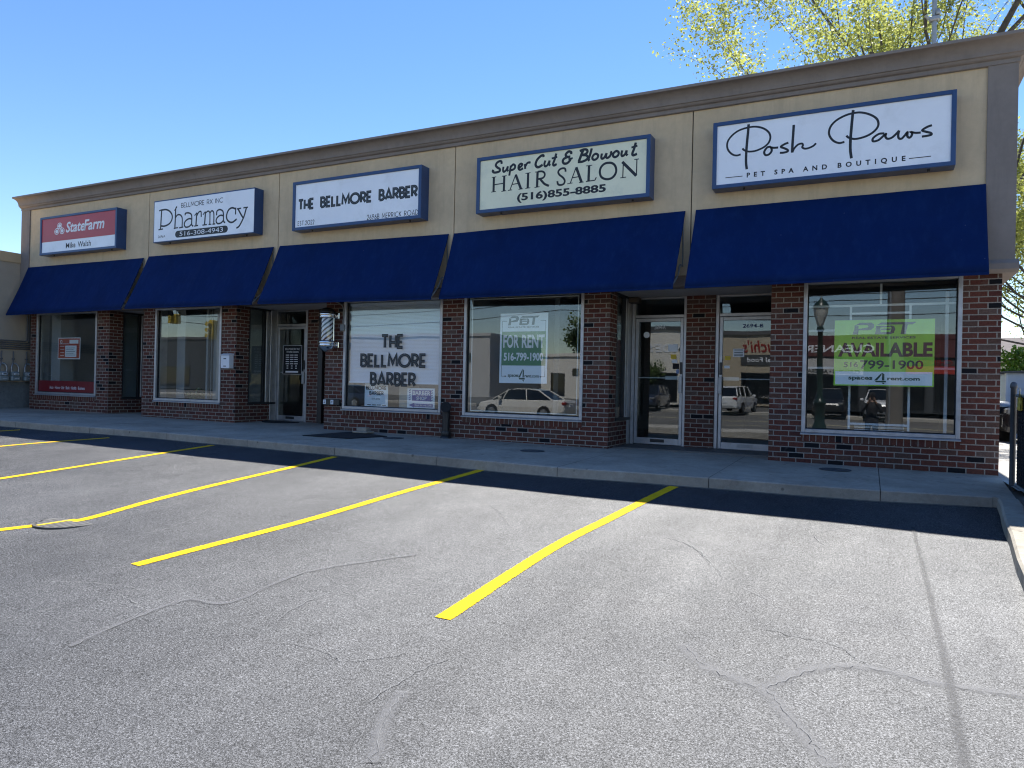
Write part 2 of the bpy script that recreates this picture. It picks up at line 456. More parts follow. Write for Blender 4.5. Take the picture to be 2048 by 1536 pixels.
def asphalt():
    m, t, b = newmat('sealed_asphalt')
    n0 = noise(t, .35, 5, .6); n1 = noise(t, 2.2, 5, .65); n2 = noise(t, 98, 4, .8); n3 = noise(t, 250, 2, .7)
    c = ramp(t, n0.outputs[0], [(.3, (.011, .0115, .0135)), (.7, (.019, .019, .021))]).outputs[0]
    c = mix(t, .6, c, ramp(t, n1.outputs[0], [(.3, (.75, .75, .76)), (.7, (1.22, 1.22, 1.2))]).outputs[0], 'MULTIPLY')
    g = math_(t, 'ADD', math_(t, 'MULTIPLY', n2.outputs[0], .6), math_(t, 'MULTIPLY', n3.outputs[0], .4))
    c = mix(t, 1.0, c, ramp(t, g, [(.40, (.1, .1, .12)), (.47, (.5, .5, .5)), (.54, (1.8, 1.8, 1.78)), (.62, (9, 9, 8.8))]).outputs[0], 'MULTIPLY')
    t.links.new(c, b.inputs['Base Color'])
    out = t.nodes['Material Output']; t.nodes.remove(b)
    df = t.nodes.new('ShaderNodeBsdfDiffuse'); df.inputs['Roughness'].default_value = .5; t.links.new(c, df.inputs[0])
    gl = t.nodes.new('ShaderNodeBsdfAnisotropic'); gl.distribution = 'BECKMANN'
    t.links.new(ramp(t, n1.outputs[0], [(.3, (.66, .66, .66)), (.7, (.72, .72, .72))]).outputs[0], gl.inputs['Roughness'])
    gl.inputs[0].default_value = (.975, .988, 1, 1)
    fz = ramp(t, g, [(.36, (.018, .018, .018)), (.46, (.05, .05, .05)), (.54, (.098, .098, .098)), (.64, (.17, .17, .17))])
    fz = math_(t, 'MULTIPLY', fz.outputs[0], ramp(t, n0.outputs[0], [(.3, (.85, .85, .85)), (.7, (1.12, 1.12, 1.12))]).outputs[0])
    tcm = t.nodes.new('ShaderNodeTexCoord'); mpm = t.nodes.new('ShaderNodeMapping'); mpm.inputs['Scale'].default_value = (1.6, .28, 1); mpm.inputs['Rotation'].default_value = (0, 0, .5)
    t.links.new(tcm.outputs['Object'], mpm.inputs[0])
    n5 = noise(t, 1.1, 5, .65, vec=mpm.outputs[0]); n6 = noise(t, 5.5, 6, .75)
    fz = math_(t, 'MULTIPLY', fz, ramp(t, n5.outputs[0], [(.3, (.87, .87, .87)), (.7, (1.12, 1.12, 1.12))]).outputs[0])
    fz = math_(t, 'MULTIPLY', fz, ramp(t, n6.outputs[0], [(.30, (.86, .86, .86)), (.48, (1, 1, 1)), (.7, (1.07, 1.07, 1.07))]).outputs[0])
    ms = t.nodes.new('ShaderNodeMixShader'); t.links.new(fz, ms.inputs[0]); t.links.new(df.outputs[0], ms.inputs[1]); t.links.new(gl.outputs[0], ms.inputs[2]); t.links.new(ms.outputs[0], out.inputs[0])
    bp = t.nodes.new('ShaderNodeBump'); bp.inputs['Strength'].default_value = .45; bp.inputs['Distance'].default_value = .012
    t.links.new(g, bp.inputs['Height']); t.links.new(bp.outputs[0], gl.inputs['Normal']); t.links.new(bp.outputs[0], df.inputs['Normal'])
    return m
ASPH = asphalt()
def decal(name, col, amount, rough, scale=30, lo=.35, hi=.75, spec=.9):
    m, t, b = newmat(name)
    out = t.nodes['Material Output']
    uv = t.nodes.new('ShaderNodeUVMap')
    sx = t.nodes.new('ShaderNodeSeparateXYZ'); t.links.new(uv.outputs[0], sx.inputs[0])
    e = math_(t, 'SUBTRACT', 1.0, math_(t, 'POWER', math_(t, 'ABSOLUTE', math_(t, 'MULTIPLY_ADD', sx.outputs[0], 2.0, -1.0)), 2.0))
    n = noise(t, scale, 5, .75)
    a = ramp(t, math_(t, 'MULTIPLY', math_(t, 'ADD', math_(t, 'MULTIPLY', n.outputs[0], 1.0), math_(t, 'MULTIPLY', e, .55)), .7), [(lo, (0, 0, 0)), (hi, (1, 1, 1))]).outputs[0]
    a = math_(t, 'MULTIPLY', math_(t, 'MULTIPLY', a, e), amount)
    n2 = noise(t, 150, 3, .7)
    t.links.new(ramp(t, n2.outputs[0], [(.3, tuple(c * .6 for c in col)), (.7, tuple(c * 1.5 for c in col))]).outputs[0], b.inputs['Base Color'])
    b.inputs['Roughness'].default_value = rough; b.inputs['Specular IOR Level'].default_value = spec
    bump(t, n2.outputs[0], .5, .01, b)
    tr = t.nodes.new('ShaderNodeBsdfTransparent'); ms = t.nodes.new('ShaderNodeMixShader')
    t.links.new(a, ms.inputs[0]); t.links.new(tr.outputs[0], ms.inputs[1]); t.links.new(b.outputs[0], ms.inputs[2]); t.links.new(ms.outputs[0], out.inputs[0])
    return m
CRACK = decal('crack_filler', (.115, .115, .118), .55, .6)
STAINM = decal('dark_drip_stain', (.012, .012, .014), .5, .6, 22, .42, .8)
def linepaint():
    m, t, b = newmat('yellow_line_paint')
    out = t.nodes['Material Output']
    n = noise(t, 90, 4, .75); n1 = noise(t, 6, 4, .6); n2 = noise(t, 34, 5, .8)
    c = ramp(t, n.outputs[0], [(.27, (.10, .07, .01)), (.36, (.60, .37, .003)), (.7, (.78, .49, .004))]).outputs[0]
    c = mix(t, .6, c, ramp(t, n1.outputs[0], [(.3, (.78, .78, .78)), (.7, (1.1, 1.1, 1.1))]).outputs[0], 'MULTIPLY')
    t.links.new(c, b.inputs['Base Color']); b.inputs['Roughness'].default_value = .75; b.inputs['Specular IOR Level'].default_value = .2
    bump(t, n.outputs[0], .6, .008, b)
    uv = t.nodes.new('ShaderNodeUVMap'); sx = t.nodes.new('ShaderNodeSeparateXYZ'); t.links.new(uv.outputs[0], sx.inputs[0])
    e = math_(t, 'SUBTRACT', .5, math_(t, 'ABSOLUTE', math_(t, 'SUBTRACT', sx.outputs[0], .5)))
    a = math_(t, 'ADD', math_(t, 'MULTIPLY', e, 2.6), math_(t, 'SUBTRACT', n2.outputs[0], .50))
    a = ramp(t, a, [(.045, (0, 0, 0)), (.075, (1, 1, 1))]).outputs[0]
    wear = ramp(t, math_(t, 'ADD', math_(t, 'MULTIPLY', n.outputs[0], .7), math_(t, 'MULTIPLY', n1.outputs[0], .3)), [(.33, (0, 0, 0)), (.41, (1, 1, 1))]).outputs[0]
    a = math_(t, 'MULTIPLY', a, wear)
    tr = t.nodes.new('ShaderNodeBsdfTransparent'); ms = t.nodes.new('ShaderNodeMixShader')
    t.links.new(a, ms.inputs[0]); t.links.new(tr.outputs[0], ms.inputs[1]); t.links.new(b.outputs[0], ms.inputs[2]); t.links.new(ms.outputs[0], out.inputs[0])
    return m
YELLOW = linepaint()
CHROME = M('polished_chrome', (.75, .75, .76), .12, .05, metal=1.0)
BLACKMETAL = M('black_painted_metal', (.012, .012, .014), .4, .2, 8)
BLACKRUB = M('black_rubber', (.012, .012, .014), .85, .25, 12, .4, 150)
GREYMETAL = M('grey_painted_metal', (.20, .215, .22), .5, .12, 6)
GALV = M('galvanised_steel', (.33, .34, .35), .45, .15, 9, metal=.6)
PIPEPAINT = M('grey_painted_pipe', (.13, .13, .13), .6, .15, 7)
MAILW = M('white_enamel', (.72, .74, .78), .35, .04)
BEIGE = M('beige_block_wall', (.42, .35, .27), .9, .08, 2, .3, 60)
TANCOP = M('tan_parapet_band', (.55, .40, .24), .85, .06)
PP = [(0.026,[(-1.673,4.978),(-1.68,4.852),(-1.692,4.695),(-1.699,4.537),(-1.698,4.411),(-1.686,4.314)]),(0.02,[(-1.777,4.544),(-1.839,4.536),(-1.901,4.563),(-1.956,4.626),(-1.977,4.7),(-1.96,4.778),(-1.899,4.85),(-1.815,4.902),(-1.709,4.927),(-1.603,4.931),(-1.512,4.91),(-1.437,4.868),(-1.384,4.811),(-1.365,4.746),(-1.381,4.678),(-1.424,4.629),(-1.491,4.593),(-1.58,4.57),(-1.671,4.574),(-1.733,4.605),(-1.753,4.632)]),(0.022,[(-1.357,4.604),(-1.402,4.602),(-1.438,4.56),(-1.445,4.521),(-1.422,4.49),(-1.377,4.497),(-1.344,4.54),(-1.35,4.588),(-1.365,4.597),(-1.313,4.583),(-1.254,4.58)]),(0.022,[(-1.116,4.632),(-1.167,4.618),(-1.217,4.586),(-1.166,4.556),(-1.125,4.528),(-1.128,4.505),(-1.179,4.496),(-1.23,4.499)]),(0.025,[(-1.049,4.88),(-1.054,4.75),(-1.06,4.612),(-1.063,4.481)]),(0.02,[(-1.06,4.489),(-1.035,4.54),(-0.986,4.587),(-0.936,4.596),(-0.921,4.571),(-0.928,4.541),(-0.892,4.517),(-0.835,4.522),(-0.78,4.545),(-0.748,4.576)]),(0.026,[(-0.279,4.976),(-0.288,4.869),(-0.298,4.721),(-0.306,4.573),(-0.305,4.424),(-0.289,4.305)]),(0.021,[(-0.382,4.547),(-0.447,4.539),(-0.516,4.574),(-0.565,4.638),(-0.583,4.708),(-0.561,4.788),(-0.501,4.855),(-0.413,4.902),(-0.319,4.928),(-0.211,4.932),(-0.118,4.906),(-0.038,4.861),(0.016,4.809),(0.037,4.747),(0.025,4.69),(-0.02,4.638),(-0.085,4.599),(-0.165,4.576),(-0.245,4.569),(-0.299,4.584),(-0.34,4.607),(-0.358,4.632)]),(0.021,[(0.111,4.598),(0.046,4.599),(-0.019,4.557),(-0.031,4.521),(-0.011,4.504),(0.047,4.518),(0.105,4.569),(0.131,4.588),(0.125,4.552),(0.151,4.519),(0.203,4.527),(0.254,4.571),(0.289,4.612)]),(0.021,[(0.289,4.612),(0.279,4.553),(0.287,4.508),(0.319,4.497),(0.356,4.535),(0.387,4.574),(0.388,4.523),(0.414,4.498),(0.439,4.524),(0.444,4.559),(0.431,4.572),(0.482,4.554),(0.545,4.549)]),(0.022,[(0.673,4.63),(0.618,4.614),(0.563,4.578),(0.607,4.551),(0.657,4.53),(0.669,4.507),(0.633,4.497),(0.558,4.493)]),(0.008,[(-1.99,4.221),(-1.745,4.219)]),(0.008,[(0.413,4.217),(0.67,4.218)])]
SC = [(0.03,[(-5.77,4.875),(-5.778,4.916),(-5.809,4.927),(-5.862,4.906),(-5.884,4.861),(-5.852,4.823),(-5.806,4.791),(-5.805,4.757),(-5.85,4.742),(-5.911,4.742),(-5.943,4.766),(-5.928,4.792)]),(0.028,[(-5.734,4.823),(-5.741,4.763),(-5.721,4.734),(-5.676,4.763),(-5.647,4.82)]),(0.028,[(-5.647,4.82),(-5.656,4.76),(-5.635,4.736)]),(0.028,[(-5.592,4.827),(-5.605,4.741),(-5.618,4.655)]),(0.028,[(-5.597,4.794),(-5.55,4.839),(-5.513,4.817),(-5.516,4.771),(-5.556,4.749),(-5.6,4.747)]),(0.028,[(-5.437,4.769),(-5.393,4.79),(-5.375,4.821),(-5.402,4.835),(-5.438,4.809),(-5.444,4.763),(-5.414,4.733),(-5.355,4.752)]),(0.028,[(-5.328,4.822),(-5.319,4.775),(-5.318,4.735)]),(0.028,[(-5.315,4.781),(-5.284,4.826),(-5.247,4.839),(-5.218,4.829)]),(0.032,[(-4.974,4.898),(-4.989,4.927),(-5.032,4.919),(-5.095,4.867),(-5.123,4.798),(-5.107,4.753),(-5.063,4.738),(-4.992,4.77)]),(0.028,[(-4.944,4.836),(-4.961,4.772),(-4.941,4.737),(-4.899,4.759),(-4.865,4.826)]),(0.028,[(-4.865,4.826),(-4.875,4.769),(-4.853,4.739)]),(0.03,[(-4.747,4.929),(-4.777,4.829),(-4.801,4.76),(-4.782,4.734),(-4.736,4.752)]),(0.024,[(-4.83,4.855),(-4.728,4.868)]),(0.03,[(-4.481,4.883),(-4.482,4.915),(-4.524,4.934),(-4.572,4.901),(-4.575,4.869),(-4.543,4.846),(-4.494,4.846)]),(0.03,[(-4.543,4.846),(-4.609,4.821),(-4.627,4.778),(-4.6,4.743),(-4.547,4.743),(-4.5,4.782),(-4.487,4.813)]),(0.024,[(-4.528,4.805),(-4.452,4.815)]),(0.034,[(-4.27,4.927),(-4.302,4.848),(-4.341,4.75)]),(0.03,[(-4.331,4.916),(-4.27,4.933),(-4.216,4.927),(-4.195,4.892),(-4.221,4.857),(-4.282,4.845)]),(0.03,[(-4.282,4.845),(-4.213,4.831),(-4.186,4.795),(-4.212,4.76),(-4.279,4.737),(-4.361,4.74)]),(0.03,[(-4.122,4.934),(-4.15,4.829),(-4.174,4.762),(-4.155,4.737)]),(0.028,[(-4.072,4.832),(-4.105,4.798),(-4.104,4.76),(-4.07,4.741),(-4.024,4.763),(-4.011,4.806),(-4.039,4.834),(-4.072,4.832)]),(0.028,[(-3.946,4.829),(-3.955,4.767),(-3.934,4.743),(-3.898,4.766),(-3.866,4.825)]),(0.028,[(-3.866,4.825),(-3.875,4.77),(-3.849,4.745),(-3.806,4.774),(-3.787,4.824),(-3.807,4.837)]),(0.028,[(-3.722,4.832),(-3.754,4.799),(-3.753,4.761),(-3.72,4.742),(-3.675,4.764),(-3.663,4.806),(-3.69,4.835),(-3.722,4.832)]),(0.028,[(-3.606,4.836),(-3.617,4.776),(-3.601,4.745),(-3.559,4.768),(-3.531,4.827)]),(0.028,[(-3.531,4.827),(-3.537,4.772),(-3.517,4.743)]),(0.03,[(-3.384,4.932),(-3.411,4.836),(-3.437,4.766),(-3.419,4.735),(-3.361,4.75)]),(0.024,[(-3.455,4.861),(-3.357,4.879)]),(0.031,[(-5.917,4.661),(-5.918,4.408)]),(0.01,[(-5.958,4.662),(-5.871,4.663)]),(0.01,[(-5.967,4.406),(-5.872,4.409)]),(0.031,[(-5.714,4.662),(-5.717,4.401)]),(0.01,[(-5.76,4.66),(-5.669,4.661)]),(0.01,[(-5.765,4.398),(-5.671,4.402)]),(0.013,[(-5.914,4.529),(-5.716,4.535)]),(0.013,[(-5.494,4.662),(-5.599,4.405)]),(0.033,[(-5.494,4.658),(-5.388,4.401)]),(0.012,[(-5.557,4.497),(-5.43,4.505)]),(0.01,[(-5.637,4.402),(-5.557,4.405)]),(0.01,[(-5.435,4.399),(-5.354,4.403)]),(0.031,[(-5.258,4.662),(-5.262,4.408)]),(0.01,[(-5.309,4.659),(-5.214,4.661)]),(0.01,[(-5.307,4.402),(-5.212,4.405)]),(0.031,[(-5.083,4.662),(-5.087,4.405)]),(0.01,[(-5.131,4.661),(-5.062,4.662)]),(0.01,[(-5.135,4.4),(-5.041,4.405)]),(0.024,[(-5.083,4.662),(-5.004,4.659),(-4.957,4.628),(-4.952,4.581),(-4.987,4.546),(-5.076,4.536)]),(0.028,[(-5.037,4.542),(-5.0,4.495),(-4.948,4.441),(-4.869,4.401)]),(0.024,[(-4.572,4.604),(-4.583,4.653),(-4.622,4.668),(-4.678,4.655),(-4.705,4.612),(-4.68,4.564),(-4.618,4.512),(-4.585,4.457),(-4.602,4.407),(-4.657,4.393),(-4.703,4.411),(-4.718,4.464)]),(0.013,[(-4.387,4.66),(-4.484,4.407)]),(0.033,[(-4.386,4.656),(-4.288,4.401)]),(0.012,[(-4.448,4.491),(-4.328,4.497)]),(0.01,[(-4.539,4.4),(-4.446,4.406)]),(0.01,[(-4.332,4.397),(-4.251,4.401)]),(0.031,[(-4.162,4.659),(-4.166,4.411)]),(0.01,[(-4.212,4.658),(-4.108,4.659)]),(0.013,[(-4.21,4.403),(-4.056,4.408)]),(0.013,[(-4.056,4.408),(-4.033,4.454)]),(0.027,[(-3.839,4.665),(-3.902,4.654),(-3.954,4.609),(-3.975,4.542),(-3.957,4.464),(-3.91,4.421),(-3.841,4.401),(-3.771,4.413),(-3.72,4.457),(-3.698,4.523),(-3.717,4.6),(-3.77,4.651),(-3.839,4.665)]),(0.013,[(-3.582,4.659),(-3.587,4.405)]),(0.033,[(-3.601,4.652),(-3.366,4.405)]),(0.013,[(-3.361,4.664),(-3.363,4.405)]),(0.01,[(-3.628,4.399),(-3.531,4.401)]),(0.01,[(-3.403,4.665),(-3.327,4.666)])]
PH = [(0.035,[(-14.418,4.826),(-14.43,4.624),(-14.441,4.415)]),(0.025,[(-14.503,4.834),(-14.41,4.851),(-14.278,4.843)]),(0.033,[(-14.447,4.842),(-14.278,4.843),(-14.147,4.79),(-14.066,4.694),(-14.075,4.594),(-14.155,4.513),(-14.303,4.474),(-14.425,4.484)]),(0.025,[(-14.512,4.405),(-14.356,4.412)]),(0.033,[(-13.92,4.876),(-13.955,4.823),(-13.958,4.66),(-13.968,4.403)]),(0.02,[(-13.915,4.885),(-13.996,4.795)]),(0.03,[(-13.957,4.635),(-13.886,4.691),(-13.795,4.677),(-13.742,4.617),(-13.732,4.516),(-13.735,4.406)]),(0.025,[(-14.004,4.397),(-13.867,4.404)]),(0.025,[(-13.831,4.396),(-13.695,4.403)]),(0.03,[(-13.641,4.658),(-13.637,4.701),(-13.544,4.705),(-13.454,4.666),(-13.43,4.59),(-13.428,4.441),(-13.377,4.394)]),(0.03,[(-13.432,4.559),(-13.522,4.573),(-13.628,4.532),(-13.665,4.46),(-13.623,4.397),(-13.516,4.399),(-13.432,4.448)]),(0.022,[(-13.346,4.626),(-13.269,4.687)]),(0.033,[(-13.268,4.681),(-13.283,4.578),(-13.294,4.404)]),(0.028,[(-13.275,4.614),(-13.216,4.689),(-13.146,4.695),(-13.133,4.577)]),(0.025,[(-13.347,4.395),(-13.224,4.403)]),(0.022,[(-13.083,4.622),(-13.007,4.689)]),(0.033,[(-13.006,4.679),(-13.014,4.555),(-13.027,4.407)]),(0.028,[(-13.006,4.652),(-12.929,4.688),(-12.873,4.652),(-12.864,4.542),(-12.864,4.402)]),(0.028,[(-12.867,4.64),(-12.817,4.684),(-12.759,4.655),(-12.744,4.556),(-12.744,4.396)]),(0.025,[(-13.092,4.396),(-12.954,4.4)]),(0.022,[(-12.902,4.395),(-12.816,4.396)]),(0.025,[(-12.781,4.392),(-12.696,4.395)]),(0.03,[(-12.663,4.573),(-12.654,4.663),(-12.57,4.69),(-12.485,4.654),(-12.457,4.58),(-12.447,4.435),(-12.401,4.395)]),(0.03,[(-12.456,4.55),(-12.549,4.564),(-12.641,4.523),(-12.673,4.453),(-12.628,4.395),(-12.527,4.399),(-12.453,4.447)]),(0.028,[(-12.095,4.691),(-12.098,4.543)]),(0.033,[(-12.094,4.661),(-12.203,4.695),(-12.301,4.662),(-12.356,4.571),(-12.353,4.475),(-12.276,4.402),(-12.176,4.388),(-12.062,4.444)]),(0.033,[(-12.028,4.655),(-11.951,4.548),(-11.88,4.459)]),(0.033,[(-11.785,4.661),(-11.851,4.48),(-11.944,4.334),(-12.0,4.276),(-12.064,4.254)]),(0.025,[(-12.061,4.658),(-11.939,4.663)]),(0.025,[(-11.874,4.665),(-11.741,4.665)])]
CRACKS = [(0.1,[(-0.95,-7.1),(-0.78,-7.32),(-0.6,-7.4),(-0.44,-7.47),(-0.32,-7.67),(-0.22,-7.84),(-0.11,-8.02)]),(0.09,[(-0.45,-7.43),(-0.31,-7.17),(-0.11,-6.99),(0.1,-6.94),(0.3,-6.98),(0.71,-6.94)]),(0.03,[(-0.6,-6.65),(-0.35,-6.67),(-0.17,-6.71),(-0.0,-6.91)]),(0.02,[(-1.66,-4.83),(-1.39,-5.01),(-1.19,-5.32),(-0.98,-5.76)]),(0.09,[(-4.85,-8.68),(-4.78,-8.31),(-4.68,-7.98),(-4.61,-7.89),(-5.08,-7.97),(-5.41,-8.09)]),(0.08,[(-4.1,-8.71),(-4.16,-8.22),(-4.13,-7.89),(-3.83,-7.79),(-3.82,-7.06),(-3.33,-6.3)]),(0.07,[(-3.24,-8.1),(-3.38,-7.65),(-3.36,-7.21)]),(0.06,[(-3.15,-8.16),(-2.88,-8.09),(-2.58,-8.14),(-2.45,-8.04),(-2.31,-7.89)]),(0.09,[(-1.82,-8.86),(-2.01,-8.51),(-2.06,-8.29)]),(0.08,[(-2.18,-8.48),(-2.15,-8.15),(-2.08,-7.82)]),(0.05,[(-4.66,-8.02),(-4.26,-8.14),(-4.16,-8.34)])]
STAIN = [(0.39,-3.47),(0.4,-5.06),(0.4,-6.22),(0.4,-6.9),(0.38,-7.82)]
# ------------------------------------------------------------------ ground
def swz(x, y): return -0.0078 * (x - 1.515) + 0.015 * y          # pavement top
def lotz(x, y):                                                     # car park surface
    yy = y + 2.7
    d = max(0.0, -6.4 - yy)
    base = -.14 - .0085 * (x + 3.565)
    if yy > -6.4: z = base + .0649 * yy
    else: z = base - .0649 * 6.4 - .0649 * 1.5 * (1 - math.exp(-d / 1.5))
    z -= .028 * math.exp(-(((x + 7.06) / .75) ** 2 + ((y + 6.86) / .6) ** 2))
    z += .0035 * math.sin(x * 1.7 + y * .9) * math.sin(y * 1.3 - x * .4) + .002 * math.sin(x * 3.1 - y * 2.3)
    return z
def groundz(x, y):
    if y > -1.0: return -.07
    t = min(1, (-1.0 - y) / 11.0)
    far = 0.0
    if y < -38: far = min(.75, (-38 - y) * .05)
    return -.07 - .55 * t + far
g = MB()
ys = [120, 60, 30, 14, 6, 0, -1, -2, -4, -6, -8, -10, -12, -20, -30, -38, -45, -55, -80, -140]
xs = [-160, -80, -40, -22, -20.3, -10, 0, 1.3, 1.36, 3, 6, 12, 30, 80]
gv = []
for y in ys:
    for x in xs:
        z = groundz(x, y)
        if x < 1.36 and -13 < y < -1: z -= .35
        gv.append((x, y, z - .02))
nx = len(xs)
g.add(gv, [(i * nx + j, (i + 1) * nx + j, (i + 1) * nx + j + 1, i * nx + j + 1) for i in range(len(ys) - 1) for j in range(nx - 1)])
GROUNDM = M('packed_dirt_and_gravel', (.10, .092, .08), .95, .25, .8, .5, 60)
struct(g, 'ground', GROUNDM)

KERB = [(-20.6, -2.72), (-18, -2.7), (-16.1, -2.69), (-14.2, -2.645), (-12.9, -2.55), (-11.7, -2.5), (-9.2, -2.51), (-7.1, -2.56), (-5.3, -2.61), (-3.55, -2.66), (-2.43, -2.5), (-1.41, -2.45), (-.84, -2.43), (.126, -2.34), (1.19, -2.14)]
def kerby(x):
    for (a, b), (c, d) in zip(KERB, KERB[1:]):
        if a <= x <= c: return b + (d - b) * (x - a) / (c - a)
    return KERB[-1][1] if x > 1 else KERB[0][1]
lot = MB()
X0, X1, NX, NY = -24.0, 1.22, 200, 96
lv = []
for j in range(NY + 1):
    for i in range(NX + 1):
        x = X0 + (X1 - X0) * i / NX
        ytop = kerby(x) + .06
        y = ytop + (-13.2 - ytop) * (j / NY) ** 1.15
        xr = x
        lim = 1.20 + .08 * (y + 2.45)
        if x > lim - .6 and i == NX: xr = lim + .05
        lv.append((xr, y, lotz(xr, y)))
lot.add(lv, [(j * (NX + 1) + i, (j + 1) * (NX + 1) + i, (j + 1) * (NX + 1) + i + 1, j * (NX + 1) + i + 1) for j in range(NY) for i in range(NX)])
lot.smooth = set(range(len(lot.f)))
LOT = struct(lot, 'parking_lot', ASPH)
def strip(pts, w, dz, smooth=True):
    P = catmull([(p[0], p[1], 0) for p in pts], 8) if smooth and len(pts) > 2 else [Vector((p[0], p[1], 0)) for p in pts]
    Q = [P[0]]
    for a, b in zip(P, P[1:]):
        n = max(1, int((b - a).length / .12))
        for k in range(1, n + 1): Q.append(a.lerp(b, k / n))
    v = []; uv = []; f = []
    L = 0
    for i, p in enumerate(Q):
        d = (Q[min(i + 1, len(Q) - 1)] - Q[max(i - 1, 0)]).normalized(); n = Vector((-d.y, d.x, 0))
        if i: L += (Q[i] - Q[i - 1]).length
        ww = w[0] + (w[1] - w[0]) * i / (len(Q) - 1) if isinstance(w, tuple) else w
        for s_ in (-.5, 0, .5):
            q = p + n * ww * s_
            v.append((q.x, q.y, lotz(q.x, q.y) + dz)); uv.append((s_ + .5, L))
    for i in range(len(Q) - 1):
        for k in (0, 1): f.append((3 * i + k, 3 * i + k + 1, 3 * i + k + 4, 3 * i + k + 3))
    return v, f, [[uv[j] for j in q] for q in f]
def flip(f): return [tuple(reversed(q)) for q in f]
def updecal(pts, w, dz, name, mat, parent):
    v, f, uv = strip(pts, w, dz)
    mb = MB(); mb.add(v, [tuple(reversed(q)) for q in f], [list(reversed(q)) for q in uv])
    return mb.build(name, mat, parent)
cm = MB()
for k, (w, pts) in enumerate(CRACKS):
    if w < .04 or k in (4, 6, 7, 9, 10): continue
    v, f, uv = strip(pts, w * (.8 if k == 5 else 1.35), .0032 + .0003 * k)
    cm.add(v, [tuple(reversed(q)) for q in f], [list(reversed(q)) for q in uv])
cm.build('crack_filler', CRACK, LOT)
updecal(STAIN + [(.34, -9.2)], (.055, .095), .0072, 'stain', STAINM, LOT)
# thin jagged cracks
jm = MB(); rj = random.Random(4)
def jag(pts, w):
    P = catmull([(p[0], p[1], 0) for p in pts], 8) if len(pts) > 2 else [Vector((*p, 0)) for p in pts]
    Q = [P[0]]
    for a, b in zip(P, P[1:]):
        n = max(1, int((b - a).length / .045))
        for k in range(1, n + 1): Q.append(a.lerp(b, k / n) + Vector((rj.gauss(0, .010), rj.gauss(0, .010), 0)))
    run = []
    for q in Q:
        if rj.random() < .06:
            if len(run) > 3: emit(run, w)
            run = []
        run.append(q)
    if len(run) > 3: emit(run, w)
def emit(Q, w):
    v = []; n = len(Q)
    for i, p in enumerate(Q):
        d = (Q[min(i + 1, n - 1)] - Q[max(i - 1, 0)]).normalized(); nn = Vector((-d.y, d.x, 0))
        ww = w * rj.uniform(.4, 1.3) * (0.3 if i in (0, n - 1) else 1)
        for s_ in (.5, -.5):
            q = p + nn * ww * s_; v.append((q.x, q.y, lotz(q.x, q.y) + .0078))
    jm.add(v, [(2 * i, 2 * i + 1, 2 * i + 3, 2 * i + 2) for i in range(n - 1)])
for w, pts in CRACKS: jag([(p[0] + .012, p[1] - .01) for p in pts], .0042)
for pts in ([(-1.66, -4.83), (-1.39, -5.01), (-1.19, -5.32), (-.98, -5.76), (-.6, -6.1)], [(-4.9, -3.6), (-4.2, -4.3), (-3.6, -4.5), (-3.0, -5.2)], [(-8.9, -4.2), (-8.2, -4.9), (-8.3, -5.8), (-7.7, -6.3)], [(-6.4, -5.6), (-5.9, -6.6), (-6.1, -7.6)], [(.2, -3.4), (-.4, -4.1), (-.3, -4.6)]): jag(pts, .004)
jm.build('crack_line', M('dusty_crack_line', (.15, .15, .148), .95, .3, 12), LOT)
# grit collected in the gutter
gm_ = MB()
for seg in range(6):
    xa = -20 + seg * 3.5; xb = min(1.0, xa + 3.5)
    pts = [(xa + (xb - xa) * i / 8, kerby(xa + (xb - xa) * i / 8) - .035) for i in range(9)]
    v, f, uv = strip(pts, .15, .003)
    gm_.add(v, [tuple(reversed(q)) for q in f], [list(reversed(q)) for q in uv])
gm_.build('gutter_grit', decal('gutter_grit', (.11, .10, .08), .85, .9, 26, .5, .62), LOT)
# yellow bay lines, numbered from the right-hand end of the car park
LINES = [
 ([(-2.405, -7.385), (-2.40, -5.55), (-2.30, -4.4), (-2.115, -2.56)], 'yellow bay line nearest the right kerb, its end reaching closest to the viewer'),
 ([(-5.14, -7.55), (-4.96, -5.94), (-4.86, -4.2), (-4.765, -2.6)], 'second yellow bay line from the right, ending in open asphalt'),
 ([(-7.32, -7.5), (-7.12, -6.9), (-7.03, -6.6), (-7.16, -5.0), (-7.29, -2.67)], 'yellow bay line painted across the round drain grate'),
 ([(-10.0, -7.4), (-9.94, -5.98), (-9.95, -2.65)], 'yellow bay line just left of the one crossing the drain'),
 ([(-13.2, -7.4), (-13.0, -4.34), (-12.4, -2.83)], 'second yellow bay line from the left, mostly in sunlight at the left edge'),
 ([(-16.3, -7.3), (-15.9, -4.6), (-15.1, -2.86)], 'leftmost yellow bay line, a short piece lying in the shade'),
]
for pts, lab in LINES:
    v, f, uv = strip(pts, .124, .0042)
    mb = MB(); mb.add(v, flip(f), [list(reversed(q)) for q in uv])
    b = Vector((pts[0][0], pts[0][1], lotz(*pts[0])))
    top(mb, 'parking_line', YELLOW, lab, 'parking line', 'painted bay lines', b)
